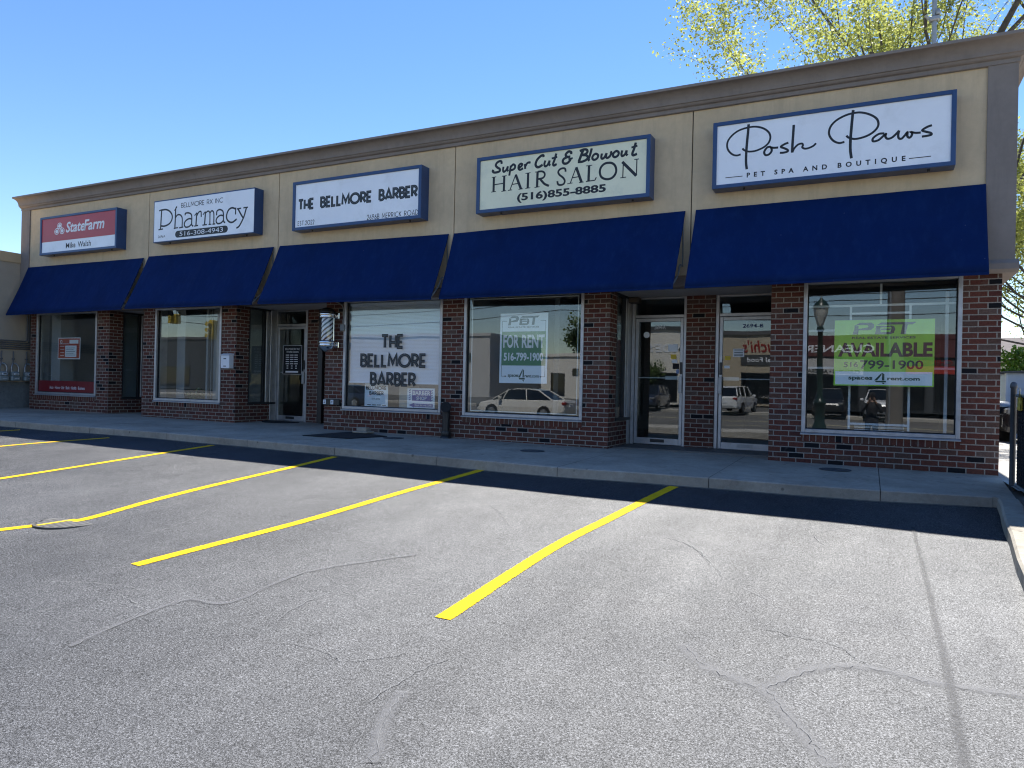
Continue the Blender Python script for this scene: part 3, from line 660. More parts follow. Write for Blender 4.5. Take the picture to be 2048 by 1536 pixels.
# round drain grate
dr = thing('drain_grate', 'round slotted iron drain grate with a yellow line painted over it', 'drain grate', (-7.06, -6.87, lotz(-7.06, -6.87)))
dz = lotz(-7.06, -6.87)
mb = MB()
n = 40
for r0, r1, zz in ((.31, .285, .0062),):
    v = []
    for k in range(n):
        t = 2 * math.pi * k / n
        v += [(-7.06 + r0 * math.cos(t), -6.87 + r0 * math.sin(t), dz - .01), (-7.06 + r0 * math.cos(t), -6.87 + r0 * math.sin(t), dz + zz), (-7.06 + r1 * math.cos(t), -6.87 + r1 * math.sin(t), dz + zz), (-7.06 + r1 * math.cos(t), -6.87 + r1 * math.sin(t), dz - .01)]
    f = []
    for k in range(n):
        a, b = 4 * k, 4 * ((k + 1) % n)
        for q in range(3): f.append((a + q, b + q, b + q + 1, a + q + 1))
    mb.add(v, f)
mb.build('rim', M('worn_iron_rim', (.10, .095, .085), .6, .2, 9, metal=.2), dr)
mb = MB()
for k in range(9):
    x = -7.06 - .26 + k * .065
    h = math.sqrt(max(.0, .285 ** 2 - (x + 7.06) ** 2))
    mb.box(x - .026, x + .026, -6.87 - h, -6.87 + h, dz - .005, dz + .0062)
mb.build('bars', M('worn_iron', (.13, .125, .115), .6, .2, 9, metal=.3), dr)
mb = MB()
for k in range(9):
    x = -7.06 - .26 + k * .065
    if -7.17 < x < -7.08:
        h = math.sqrt(max(.0, .285 ** 2 - (x + 7.06) ** 2))
        mb.box(x - .0255, x + .0255, -6.87 - h + .004, -6.87 + h - .004, dz + .0063, dz + .0078)
mb.build('paint_over_bars', M('yellow_paint_on_iron', (.62, .40, .006), .7, .2, 30), dr)
mb = MB(); mb.lathe(-7.06, -6.87, [(0.0, dz + .0045), (.29, dz + .0045)], 32); mb.build('pit', BLACKRUB, dr)

# pavement slabs with joints, and the front kerb
SLABX = [-20.22, -17.9, -15.6, -13.35, -11.3, -9.3, -7.4, -5.5, -3.62, -1.72, .125, 1.6]
pv = MB()
def slab(a, b, ya, yb, za=.0):
    """pavement slab between x=a,b; ya front edge function, yb back"""
    for x0, x1 in [(a + (b - a) * i / 6, a + (b - a) * (i + 1) / 6) for i in range(6)]:
        f0 = ya(x0) if callable(ya) else ya; f1 = ya(x1) if callable(ya) else ya
        e = 0.012
        topv = [(x0, f0 + e, swz(x0, f0) - .003), (x1, f1 + e, swz(x1, f1) - .003), (x1, yb, swz(x1, yb)), (x0, yb, swz(x0, yb))]
        frontv = [(x0, f0, swz(x0, f0) - e - .003), (x1, f1, swz(x1, f1) - e - .003)]
        bot = [(x0, f0, swz(x0, f0) - .30), (x1, f1, swz(x1, f1) - .30)]
        pv.add(topv + frontv + bot, [(0, 1, 2, 3), (4, 5, 1, 0), (6, 7, 5, 4)])
xe = [-20.22, -17.9, -15.6, -13.35, -11.3, -9.3, -7.4, -5.5, -3.62, -1.72, .125]
for a, b in zip(xe, xe[1:]):
    slab(a + .004, b - .004, kerby, 1.25)
# right end slab: its right edge runs slightly askew
N = 6
for i in range(N):
    def edge(i):
        x = .129 + (1.19 - .129) * i / N
        return x
    a, b = edge(i), edge(i + 1)
    ta = .129 + (1.53 - .129) * i / N; tb = .129 + (1.53 - .129) * (i + 1) / N
    e = .012
    fa, fb = kerby(a), kerby(b)
    pv.add([(a, fa + e, swz(a, fa) - .003), (b, fb + e, swz(b, fb) - .003), (tb, .3, swz(tb, .3)), (ta, .3, swz(ta, .3)), (a, fa, swz(a, fa) - e), (b, fb, swz(b, fb) - e), (a, fa, swz(a, fa) - .3), (b, fb, swz(b, fb) - .3)], [(0, 1, 2, 3), (4, 5, 1, 0), (6, 7, 5, 4)])
pv.add([(1.19, -2.128, swz(1.19, -2.14) - .003), (1.405, -2.128, swz(1.19, -2.14) - .006), (1.56, .3, swz(1.53, .3) - .004), (1.53, .3, swz(1.53, .3)), (1.405, -2.128, -.4), (1.56, .3, -.4), (1.19, -2.128, -.4)], [(0, 1, 2, 3), (1, 4, 5, 2), (6, 4, 1, 0)])
struct(pv, 'pavement', CONC)
pb = MB()
pb.add([(-20.22, -2.3, swz(-20.22, -2.3) - .02), (1.1, -2.05, swz(1.1, -2.05) - .02), (1.45, 1.25, swz(1.45, 1.25) - .02), (-20.22, 1.25, swz(-20.22, 1.25) - .02)], [(0, 1, 2, 3)])
struct(pb, 'pavement_bed', GROUNDM)
# right-hand kerb, running toward the viewer
kb = MB()
kp = []
for i in range(26):
    y = -2.13 - i * .42
    xin = 1.205 + .08 * (y + 2.45) + .006 * math.sin(i * 1.9)
    zt = min(lotz(1.1, y) + .125, swz(1.2, -2.14) - .006)
    w = .205 + .006 * math.sin(i * 2.7)
    kp.append([(xin, y, zt - .22), (xin + .006, y, zt - .02), (xin + .025, y, zt), (xin + w - .02, y, zt), (xin + w, y, zt - .02), (xin + w + .01, y, zt - .22)])
v = [p for r_ in kp for p in r_]
kb.add(v, [(i * 6 + k, (i + 1) * 6 + k, (i + 1) * 6 + k + 1, i * 6 + k + 1) for i in range(25) for k in range(5)])
kb.add(kp[0], [tuple(range(6))])
struct(kb, 'kerb', concrete('weathered_kerb_concrete', (.34, .31, .255)))
# driveway beside the shops
dv = MB()
dv.add([(1.545, -1.3, -.035), (30, -1.3, -.035), (30, 40, -.02), (1.545, 40, -.02)], [(0, 1, 2, 3)])
struct(dv, 'driveway', CONCL)
# the street behind the viewer and its far side (seen mirrored in the windows)
st = MB()
st.box(-120, 60, -37.5, -15.6, -.9, -.535)
struct(st, 'street', M('worn_street_asphalt', (.13, .125, .115), .8, .15, .6, .3, 60))
st = MB()
for yy in (-26.3, -26.7): st.box(-120, 60, yy - .06, yy + .06, -.54, -.531)
for x in range(-60, 30, 9): st.box(x, x + 3, -21.05, -20.93, -.54, -.531); st.box(x, x + 3, -32.05, -31.93, -.54, -.531)
struct(st, 'street_markings', M('street_line_paint', (.55, .5, .3), .7))
st = MB()
st.box(-120, 60, -15.6, -13.2, -.9, -.42)
st.box(-120, 60, -40.2, -37.5, -.9, -.38)
struct(st, 'far_pavement', CONCL)
st = MB()
st.add([(-120, -40.2, -.40), (60, -40.2, -.40), (60, -75, .75), (-120, -75, .75)], [(0, 3, 2, 1)])
struct(st, 'far_parking_lot', M('far_asphalt', (.10, .10, .10), .85, .15))
# ------------------------------------------------------------------ the row of shops
B = thing('strip_mall', 'single storey brick row of five shops with tan stucco parapet and blue awnings', 'building', (0, 0, 0))
YB = 1.2        # back of the recessed entrances
WT = 2.665      # top of the brickwork / shop windows
def zs(x, y=0): return swz(x, y) - .06
WIN = [(-19.587, -17.10, .565), (-14.962, -12.795, .525), (-9.389, -7.085, .515), (-6.625, -4.305, .490), (-.89, 1.092, .460)]
# front brickwork
w = MB()
FR = [(-19.853, -16.64, 0), (-15.40, -12.35, 1), (-9.852, -3.85, None), (-1.34, 1.53, 4)]
def pier(a, b, z1=WT): w.box(a, b, 0, .30, zs(a) - .1, z1)
def low(a, b, zt): w.box(a, b, 0.0, .30, zs(a) - .1, zt - .125)
pier(-19.853, WIN[0][0]); pier(WIN[0][1], -16.64); low(WIN[0][0], WIN[0][1], WIN[0][2])
pier(-15.40, WIN[1][0]); pier(WIN[1][1], -12.35); low(WIN[1][0], WIN[1][1], WIN[1][2])
pier(-9.852, WIN[2][0]); pier(WIN[2][1], WIN[3][0]); pier(WIN[3][1], -3.85); low(WIN[2][0], WIN[2][1], WIN[2][2]); low(WIN[3][0], WIN[3][1], WIN[3][2])
pier(-1.34, WIN[4][0]); pier(WIN[4][1], 1.53); low(WIN[4][0], WIN[4][1], WIN[4][2])
# returns of the entrance recesses
def ret(x0, x1, wall_z, y0=.30, yend=.36):
    w.box(x0, x1, y0, yend, zs(x0) - .1, WT)
    w.box(x0, x1, yend, YB, zs(x0) - .1, wall_z)
ret(-16.74, -16.64, .50); ret(-12.45, -12.35, .50); ret(-3.95, -3.85, .485)
for x0, x1 in ((-15.40, -15.28), (-9.852, -9.74), (-1.34, -1.22)): w.box(x0, x1, .30, YB + .2, zs(x0) - .1, WT)
# brick at the back of the recesses
w.box(-11.42, -9.74, YB, YB + .2, zs(-11) - .1, WT)
w.box(-2.86, -2.372, YB - .05, YB + .2, zs(-2.6) - .1, WT)
# flank walls and rear
w.box(1.33, 1.53, .30, 14, -.3, WT)
w.box(-19.853, -19.65, .30, 14, -.3, WT)
w.build('brick_wall', BRICK, B)
for a, b, z in WIN:
    m_ = MB(); m_.box(a, b, -.012, .28, z - .125, z)
    m_.build('brick_sill', SOLDIER, B)
# stucco parapet: taupe frame, five recessed tan panels, cornice
t_ = MB()
E_ = -.1
t_.box(-20.214, -19.85, E_, 14, 2.665, 5.45); t_.box(1.316, 1.65, E_, 14, 2.83, 5.45)
t_.box(-19.85, 1.316, E_, .25, 5.38, 5.45)
t_.box(-19.85, 1.316, -.02, .25, 2.665, 2.83)
t_.box(-19.85, 1.316, 1.5, 14, 2.75, 5.40)
# flared ledge at the bottom of the pilasters
for x0, x1 in ((-20.25, -19.85), (1.316, 1.69)):
    t_.prism([(.30, 2.66), (-.10, 2.66), (-.145, 2.70), (-.145, 2.775), (-.10, 2.83), (.30, 2.83)], x0, x1)
t_.box(1.53, 1.69, .30, 14, 2.66, 2.83)
t_.build('stucco_trim', TAUPE, B)
J = [-19.85, -15.178, -11.13, -6.848, -2.543, 1.316]
for a, b in zip(J, J[1:]):
    m_ = MB(); m_.box(a + (.009 if a > -19 else 0), b - (.009 if b < 1 else 0), E_ + .028, .2, 2.83, 5.38)
    m_.build('stucco_panel', TAN, B)
m_ = MB(); m_.box(-19.85, 1.316, E_ + .052, .16, 2.84, 5.37); m_.build('joint_backing', GROOVE, B)
prof = [(0, 5.385), (.014, 5.385), (.014, 5.44), (.022, 5.445), (.034, 5.447), (.05, 5.456), (.062, 5.47), (.068, 5.488), (.074, 5.49), (.088, 5.492), (.088, 5.502)] + [(.235 - .147 * math.cos(R(q)), 5.503 + .152 * math.sin(R(q))) for q in range(0, 91, 9)] + [(.25, 5.66), (.25, 5.70), (-.1, 5.735)]
c_ = MB()
XL, XR, YF = -20.214, 1.65, E_
v = []
for o, z in prof: v.append((XL, YF - o, z))
for o, z in prof: v.append((XR + o, YF - o, z))
for o, z in prof: v.append((XR + o, 14, z))
n = len(prof)
f = [(k, k + 1, n + k + 1, n + k) for k in range(n - 1)] + [(n + k, n + k + 1, 2 * n + k + 1, 2 * n + k) for k in range(n - 1)]
c_.add(v, [tuple(reversed(q)) for q in f]); c_.add(v[:n] + [(XL, .3, 5.735), (XL, .3, 5.405)], [tuple(range(n + 2))])
c_.build('cornice', TAUPE, B)
r_ = MB(); r_.box(-20.1, 1.62, .0, 13.9, 5.46, 5.70); r_.build('roof', M('grey_roofing', (.2, .2, .2), .9), B)
for x0, x1 in ((-16.64, -15.40), (-12.35, -9.852), (-3.85, -1.34)):
    s_ = MB(); s_.box(x0, x1, -.018, YB, 2.666, 2.70); s_.build('soffit', SOFFIT, B)
# shop interiors
i_ = MB()
PW = [-19.65, -15.34, -9.80, -5.4, -2.62, 1.33]
i_.box(-19.65, 1.33, 6.0, 6.1, -.1, 2.75)
for x in PW[1:-1]: i_.box(x - .05, x + .05, YB + .22, 6.0, -.1, 2.75)
i_.box(-6.86 - .02, -6.86 + .02, .32, 6, -.1, 2.75)
for x0, x1, y0, y1 in ((-19.648, -19.62, .31, 6), (1.30, 1.328, .31, 6), (-15.278, -15.25, .31, YB + .3), (-16.77, -16.742, .31, YB + .2), (-12.48, -12.452, .31, YB + .2), (-9.738, -9.71, .31, YB + .3), (-3.98, -3.952, .31, YB + .2), (-1.218, -1.19, .31, YB + .3)): i_.box(x0, x1, y0, y1, -.1, 2.75)
i_.box(-19.65, -16.77, .301, .312, -.1, .40); i_.box(-15.25, -12.48, .301, .312, -.1, .38); i_.box(-9.71, -3.98, .301, .312, -.1, .36); i_.box(-1.19, 1.30, .301, .312, -.1, .33)
i_.build('interior_wall', INTW, B)
i_ = MB(); i_.box(-19.65, 1.33, .30, 6.0, -.12, .12 - .06); i_.build('interior_floor', INTF, B)
i_ = MB(); i_.box(-19.65, 1.33, .25, 6.0, 2.80, 2.86); i_.build('interior_ceiling', INTW, B)

def window(a, b, z0, z1=2.66, fw=.055, name='window'):
    m_ = MB()
    for x0, x1, za, zb in ((a, a + fw, z0, z1), (b - fw, b, z0, z1), (a + fw, b - fw, z0, z0 + fw), (a + fw, b - fw, z1 - fw * .7, z1)):
        m_.bbox(x0, x1, -.022, .10, za, zb, .006)
    for x0, x1 in ((a + .002, a + .014), (b - .014, b - .002)): m_.box(x0, x1, .10, .315, z0 + .002, z1)
    m_.box(a + .014, b - .014, .10, .315, z0 + .001, z0 + .014)
    # inner black gasket
    g_ = MB()
    for x0, x1, za, zb in ((a + fw, a + fw + .014, z0 + fw, z1 - fw * .7), (b - fw - .014, b - fw, z0 + fw, z1 - fw * .7), (a + fw + .014, b - fw - .014, z0 + fw, z0 + fw + .014)):
        g_.box(x0, x1, .028, .07, za, zb)
    o = m_.build(name, ALU, B)
    g_.build('gasket', BLACKRUB, o)
    p_ = MB(); p_.box(a + fw + .002, b - fw - .002, .044, .05, z0 + fw + .002, z1 - fw * .7)
    p_.build('pane', GLASS, o)
    return o
WO = [window(a, b, z) for a, b, z in WIN]
# sill angle under each frame
for (a, b, z), o in zip(WIN, WO):
    m_ = MB(); m_.prism([(-.022, z - .002), (-.045, z - .018), (-.045, z - .03), (-.013, z - .03), (-.013, z - .002)], a - .01, b + .01); m_.build('sill', ALU, o)
# window 1: red band with white words
m_ = MB(); m_.box(-19.53, -17.157, .036, .041, .622, .915); m_.build('red_band', M('red_window_vinyl', (.17, .008, .015), .4, .08), WO[0])
m_ = MB(); text(m_, 'Auto \u00b7 Home \u00b7 Life \u00b7 Bank \u00b7 Health \u00b7 Business', -19.04, -17.59, .705, .785, FACE(.034)); m_.build('lettering', WHITEINK, WO[0])
# window 3: raised black letters on the glass, blind behind
m_ = MB(); n_ = MB()
for body, x0, x1, z0, z1, wd in (('THE', -8.52, -7.975, 1.700, 1.992, .058), ('BELLMORE', -9.005, -7.45, 1.340, 1.618, .056), ('BARBER', -8.76, -7.675, .980, 1.255, .056)):
    deco(m_, body, x0, x1, z0, z1, wd, FACE(.040), gap=.22)
    deco(n_, body, x0 + wd * .36, x1 - wd * .36, z0 + wd * .36, z1 - wd * .36, wd * .26, FACE(.0365), gap=.22)
m_.build('lettering', INK, WO[2]); n_.build('letter_inline', INKSOFT, WO[2])
m_ = MB()
for k in range(58):
    z = 1.06 + k * .026
    m_.add([(-9.30, .098, z), (-7.15, .098, z), (-7.15, .112, z + .0255), (-9.30, .112, z + .0255)], [(0, 1, 2, 3)])
m_.box(-9.31, -7.14, .09, .125, 1.035, 1.06); m_.box(-9.31, -7.14, .085, .135, 2.56, 2.61)
m_.build('blind', M('white_blind_slats', (.66, .74, .88), .5, .03), WO[2])
# window 4: thin light strip around the glass
m_ = MB()
for x0, x1, z0, z1 in ((-6.50, -4.43, 2.585, 2.60), (-6.50, -4.43, .572, .587), (-6.50, -6.488, .587, 2.585), (-4.442, -4.43, .587, 2.585)): m_.box(x0, x1, .062, .076, z0, z1)
m_.build('light_strip', M('white_plastic_strip', (.75, .76, .74), .4, .03), WO[3])
# window 5: white batten lattice standing behind the glass
m_ = MB()
bt = .03
for x0, x1, z0, z1 in ((.105, .105 + bt, 2.345, 2.64), (-.86, 1.06, 2.315, 2.345), (-.285, -.285 + bt, .52, 2.315), (.482, .482 + bt, .52, 2.315), (-.255, .482, 2.20, 2.228), (-.86, -.285, 1.955, 1.985), (-.86, -.285, 1.40, 1.43), (.512, 1.06, 1.40, 1.43), (-.255, .482, .585, .615)): m_.box(x0, x1, .36, .39, z0, z1)
m_.box(-.2, .45, .40, .43, .47, .52); m_.box(-.2, .45, .44, .47, .54, .57)
m_.box(.93, .97, .42, .46, .1, 2.5)
m_.build('display_lattice', M('white_batten', (.75, .76, .78), .5, .05), WO[4])
# window 2: display posts and white panels
m_ = MB()
m_.box(-14.72, -14.45, .40, .43, .55, 2.66); m_.box(-13.74, -13.68, .40, .46, .50, 2.66); m_.box(-13.67, -13.64, .47, .5, .50, 2.66); m_.box(-13.62, -13.36, .50, .53, .50, 2.66)
m_.build('display_panel', INTW, WO[1])
m_ = MB()
for z in (.62, .98, 1.34): m_.box(-13.34, -12.5, .45, .8, z, z + .03)
m_.build('display_shelf', INTW, WO[1])
# window 1: white column beside the glass
m_ = MB(); m_.box(-19.36, -18.98, .25, .6, .3, 2.75); m_.build('interior_column', INTW, WO[0])

# glazed side lights of the recessed entrances (facing +X)
def sidelight(x, zsill, lock=False):
    m_ = MB()
    y0, y1, zt = .36, YB - .02, 2.66
    m_.box(x - .07, x + .012, y0, y1 + .0, zsill, zsill + .05)
    m_.box(x - .07, x - .002, y0, y0 + .03, zsill + .05, zt); m_.box(x - .07, x - .002, y0 + .03, y1, zt - .035, zt)
    m_.box(x - .07, x - .002, .80, .85, zsill + .05, zt - .035)
    o = m_.build('sidelight', ALUDARK, B)
    k_ = MB()
    k_.bbox(x - .08, x + .004, .87, .98, zsill + .05, zt - .035, .008); k_.bbox(x - .08, x + .006, 1.0, YB, zs(x) + .0, zt - .002, .008)
    k_.build('mullion', ALU, o)
    p_ = MB(); p_.box(x - .04, x - .034, y0 + .03, .80, zsill + .05, zt - .035); p_.build('pane', GLASSDARK, o)
    return o
sidelight(-16.64, .50); sidelight(-12.35, .50); sidelight(-3.85, .485)

def door(a, b, handle_side, bottom=None):
    """aluminium shop door in its frame with a transom pane; a..b outer width"""
    zb = zs((a + b) / 2, YB) + .075
    y0 = YB
    head, top_ = 2.30, 2.665
    m_ = MB()
    m_.bbox(a, a + .06, y0 - .02, y0 + .10, zb - .06, top_, .006); m_.bbox(b - .05, b, y0 - .02, y0 + .10, zb - .06, top_, .006)
    m_.bbox(a + .06, b - .05, y0 - .01, y0 + .09, head, head + .055, .005); m_.bbox(a + .06, b - .05, y0 - .01, y0 + .09, top_ - .03, top_, .005)
    m_.box(a + .06, b - .05, y0 - .015, y0 + .10, zb - .06, zb - .012)
    o = m_.build('door', ALU, B)
    l_ = MB()
    la, lb, lz0, lz1 = a + .066, b - .056, zb - .005, head - .006
    l_.bbox(la, la + .055, y0, y0 + .05, lz0, lz1, .005); l_.bbox(lb - .055, lb, y0, y0 + .05, lz0, lz1, .005)
    l_.bbox(la + .055, lb - .055, y0, y0 + .05, lz0, lz0 + .115, .005); l_.bbox(la + .055, lb - .055, y0, y0 + .05, lz1 - .06, lz1, .005)
    l_.build('leaf', ALU, o)
    p_ = MB(); p_.box(la + .055, lb - .055, y0 + .02, y0 + .026, lz0 + .115, lz1 - .06); p_.build('pane', GLASSDARK, o)
    p_ = MB(); p_.box(a + .06, b - .05, y0 + .03, y0 + .036, head + .055, top_ - .03); p_.build('transom_pane', GLASSDARK, o)
    h_ = MB()
    hx = lb - .03 if handle_side > 0 else la + .03
    h_.bbox(hx - .032, hx + .032, y0 - .055, y0 - .03, .985, 1.27, .006); h_.box(hx - .014, hx + .014, y0 - .031, y0 + .001, 1.0, 1.03); h_.box(hx - .014, hx + .014, y0 - .031, y0 + .001, 1.22, 1.25)
    h_.build('handle', GALV, o)
    k_ = MB(); k_.bbox(hx - .02, hx + .02, y0 - .012, y0 + .001, 1.31, 1.52, .004); k_.build('lock_plate', BLACKMETAL, o)
    b_ = MB(); b_.box(la + .04, lb - .04, y0 + .075, y0 + .095, 1.236, 1.252)
    px = lb - .32 if handle_side > 0 else la + .06
    b_.box(px, px + .26, y0 + .07, y0 + .10, 1.215, 1.275); b_.build('push_bar', MAILW, o)
    c = (la + lb) / 2
    s_ = MB()
    for x0, x1, za, zz in ((c - .125, c + .125, lz0 + .04, lz0 + .047), (c - .125, c + .125, lz0 + .088, lz0 + .095), (c - .125, c - .118, lz0 + .047, lz0 + .088), (c + .118, c + .125, lz0 + .047, lz0 + .088)): s_.box(x0, x1, y0 - .008, y0 + .001, za, zz)
    s_.box(c - .118, c + .118, y0 - .002, y0 + .001, lz0 + .047, lz0 + .088)
    s_.build('mail_slot', ALUDARK if handle_side > 0 else GALV, o)
    return o
DA = door(-3.84, -2.862, 1)
DB = door(-2.37, -1.36, -1)
DP = door(-12.40, -11.42, 1)
door(-16.5, -15.42, 1)
PAPER = M('white_paper', (.75, .76, .78), .6, .03)
STICK = M('yellow_sticker', (.62, .42, .02), .5, .06)
def stk(par, x0, x1, z0, z1, mat, name, y=YB + .0185):
    m_ = MB(); m_.box(x0, x1, y - .0015, y, z0, z1); m_.build(name, mat, par)
yg = YB + .0165
m_ = MB(); text(m_, '2694-A', -3.44, -3.24, 2.10, 2.175, FACE(yg), bold=.01); m_.build('lettering', WHITEINK, DA)
m_ = MB(); text(m_, '2694-B', -1.93, -1.60, 2.105, 2.168, FACE(yg), bold=.02); m_.build('lettering', M('blue_vinyl', (.015, .04, .16), .5), DB)
m_ = MB(); m_.add([(-3.577 + .055 * math.cos(R(k * 15)), yg, 2.004 + .055 * math.sin(R(k * 15))) for k in range(24)], [tuple(range(24))]); m_.build('disc_sticker', PAPER, DA)
stk(DA, -3.137, -3.039, 1.577, 1.656, STICK, 'yellow_sticker'); stk(DA, -3.119, -3.021, 1.508, 1.562, PAPER, 'notice'); stk(DA, -3.184, -3.018, 1.707, 1.836, PAPER, 'notice'); stk(DA, -3.1, -2.985, 1.40, 1.50, BLACKRUB, 'black_sticker')
m_ = MB(); m_.add([(-3.01 + .03 * math.cos(R(k * 15)), yg, 1.358 + .04 * math.sin(R(k * 15))) for k in range(24)], [tuple(range(24))]); m_.build('round_sticker', M('blue_sticker', (.15, .22, .4), .5), DA)
stk(DB, -2.215, -2.119, 1.559, 1.629, STICK, 'yellow_sticker'); stk(DB, -2.078, -1.898, 1.614, 1.752, PAPER, 'notice'); stk(DB, -2.222, -2.128, 1.421, 1.466, PAPER, 'notice')
m_ = MB()
for k, (za, zb_) in enumerate(((1.725, 1.738), (1.685, 1.70), (1.655, 1.667), (1.63, 1.642))): m_.box(-2.06, -1.92, YB + .0155, YB + .0165, za, zb_)
m_.build('notice_print', INKSOFT, DB)
# pharmacy door: hours panel
m_ = MB(); m_.box(-12.16, -11.60, YB + .014, YB + .0185, 1.20, 1.86); m_.build('hours_panel', BLACKRUB, DP)
m_ = MB()
for x0, x1, z0, z1 in ((-12.16, -11.60, 1.855, 1.862), (-12.16, -11.60, 1.198, 1.205), (-12.163, -12.156, 1.2, 1.86), (-11.604, -11.597, 1.2, 1.86), (-12.08, -11.70, 1.235, 1.275)): m_.box(x0, x1, YB + .010, YB + .0135, z0, z1)
text(m_, 'BELLMORE RX INC', -12.10, -11.66, 1.755, 1.80, FACE(YB + .0125)); text(m_, 'STORE HOURS', -12.06, -11.70, 1.69, 1.73, FACE(YB + .0125), bold=.01)
for k in range(7):
    for q in range(3): m_.box(-12.08 + q * .13 + (.03 if k > 4 else 0), -11.98 + q * .13 - (.02 if k > 4 else 0), YB + .0115, YB + .0135, 1.63 - k * .05, 1.648 - k * .05)
m_.build('lettering', WHITEINK, DP)

# ------------------------------------------------------------------ awnings
AW = [((-19.852, 3.872), (-15.296, 3.851), (-.62, 2.597), (-.646, 2.618), 'blue canvas awning over the leftmost shop, below the red and white sign'),
      ((-15.121, 3.875), (-11.214, 3.838), (-.683, 2.62), (-.673, 2.60), 'blue canvas awning below the white pharmacy sign'),
      ((-11.047, 3.847), (-6.934, 3.791), (-.676, 2.604), (-.65, 2.563), 'middle blue canvas awning, above the barber pole'),
      ((-6.827, 3.792), (-2.625, 3.829), (-.56, 2.575), (-.79, 2.555), 'blue canvas awning below the cream hair salon sign, hanging lowest to the left'),
      ((-2.463, 3.83), (1.316, 3.834), (-.74, 2.563), (-.55, 2.61), 'rightmost blue canvas awning, under the sign with the handwritten name')]
for (xl, zl), (xr, zr), (ybl, zbl), (ybr, zbr), lab in AW:
    a = thing('awning', lab, 'awning', ((xl + xr) / 2, E_, zl), 'blue awnings over the shopfronts')
    c_ = MB()
    NXa, NYa = 120, 10
    v = []
    for k in range(NYa + 1):
        for i in range(NXa + 1):
            s = i / NXa; q = k / NYa
            x = xl + (xr - xl) * s
            zt = zl + (zr - zl) * s; zb = zbl + (zbr - zbl) * s; yb = ybl + (ybr - ybl) * s
            sag = .014 * math.sin(math.pi * q) * (.6 + .4 * math.cos(2 * math.pi * s * 3)) + .004 * math.sin(s * 31 + q * 3)
            L_ = s * (xr - xl); rib = min(abs(L_ - (xr - xl) * rr_) for rr_ in (.0, .25, .5, .75, 1.0))
            sag += .010 * math.sin(math.pi * q) * min(1, rib / .4) - .003 * math.exp(-(rib / .03) ** 2)
            v.append((x, E_ - .004 + (yb - E_) * q + sag, zt + (zb - zt) * q))
    n1 = NXa + 1
    f = [(k * n1 + i, (k + 1) * n1 + i, (k + 1) * n1 + i + 1, k * n1 + i + 1) for k in range(NYa) for i in range(NXa)]
    v2 = [(p[0], p[1] + .010, p[2] - .004) for p in v]
    N2 = len(v)
    c_.add(v + v2, f + [tuple(N2 + j for j in reversed(q)) for q in f] + [(NYa * n1 + i, N2 + NYa * n1 + i, N2 + NYa * n1 + i + 1, NYa * n1 + i + 1) for i in range(NXa)] + [(k * n1, N2 + k * n1, N2 + (k + 1) * n1, (k + 1) * n1) for k in range(NYa)] + [(k * n1 + NXa, (k + 1) * n1 + NXa, N2 + (k + 1) * n1 + NXa, N2 + k * n1 + NXa) for k in range(NYa)])
    c_.smooth = set(range(len(f)))
    # hem at the foot
    c_.add([(xl, ybl - .004, zbl), (xr, ybr - .004, zbr), (xr, ybr - .002, zbr - .035), (xl, ybl - .002, zbl - .035), (xl, ybl + .012, zbl), (xr, ybr + .012, zbr), (xr, ybr + .012, zbr - .035), (xl, ybl + .012, zbl - .035)], [(0, 3, 2, 1), (4, 5, 6, 7), (3, 7, 6, 2)])
    c_.build('canopy', NAVY, a)
    for x, yb, zt, zb in ((xl + .03, ybl, zl, zbl), (xr - .03, ybr, zr, zbr)):
        f_ = MB()
        f_.tube([(x, E_ + .01, zt - .03), (x, yb + .03, zb - .01)], .013)
        f_.tube([(x, E_ + .01, zt - .04), (x, E_ + .01, zb + .42)], .011)
        f_.tube(catmull([(x, E_ + .02, zb + .42), (x, E_ - .17, zb + .40), (x, E_ - .27, zb + .24), (x, yb + .05, zb + .02)], 6), .013)
        f_.build('arm', GREYMETAL, a)
    f_ = MB(); f_.tube([(xl + .03, ybl + .03, zbl - .01), (xr - .03, ybr + .03, zbr - .01)], .014); f_.tube([(xl + .03, E_ + .005, zl - .03), (xr - .03, E_ + .005, zr - .03)], .014); f_.build('rail', GREYMETAL, a)

# ------------------------------------------------------------------ sign boxes
def signbox(x0, x1, z0, z1, label, bw=.06, face=SIGNWHITE, name='shop_sign', frame=True, fy=-.33):
    s = thing(name, label, 'sign', ((x0 + x1) / 2, E_ + .028, z0), 'lightbox signs on the parapet')
    m_ = MB()
    yb = E_ + .027
    if frame:
        m_.box(x0, x1, fy + .06, yb, z0, z1)
        for a, b, c, d in ((x0, x0 + bw, z0, z1), (x1 - bw, x1, z0, z1), (x0 + bw, x1 - bw, z0, z0 + bw), (x0 + bw, x1 - bw, z1 - bw, z1)): m_.bbox(a - .002, b + .002 if b < x1 else b, fy, fy + .064, c - .002 if c == z0 else c, d, .004)
        f_ = MB(); f_.box(x0 + bw + .001, x1 - bw - .001, fy + .022, fy + .0598, z0 + bw + .001, z1 - bw - .001)
    else:
        m_.bbox(x0, x1, fy + .006, yb, z0, z1, .006)
        f_ = MB(); f_.box(x0 + .03, x1 - .006, fy, fy + .0055, z0 + .02, z1 - .03)
    m_.build('box', BLUEMETAL, s); f_.build('face', face, s)
    for x in (x0 + .45, x1 - .3):
        h_ = MB(); h_.lathe(x, fy + .10, [(.018, z0 - .03), (.018, z0 - .001)], 10); h_.build('drain_bolt', BLACKMETAL, s)
    return s
FY = -.33
fF = FACE(FY + .021)
s1 = signbox(-18.99, -15.985, 4.095, 5.055, 'blue boxed sign at far left with red panel, three oval rings and white band', face=SIGNWHITE, bw=.055)
m_ = MB(); m_.box(-18.934, -16.041, FY + .0175, FY + .0215, 4.42, 4.999); m_.build('red_panel', SIGNRED, s1)
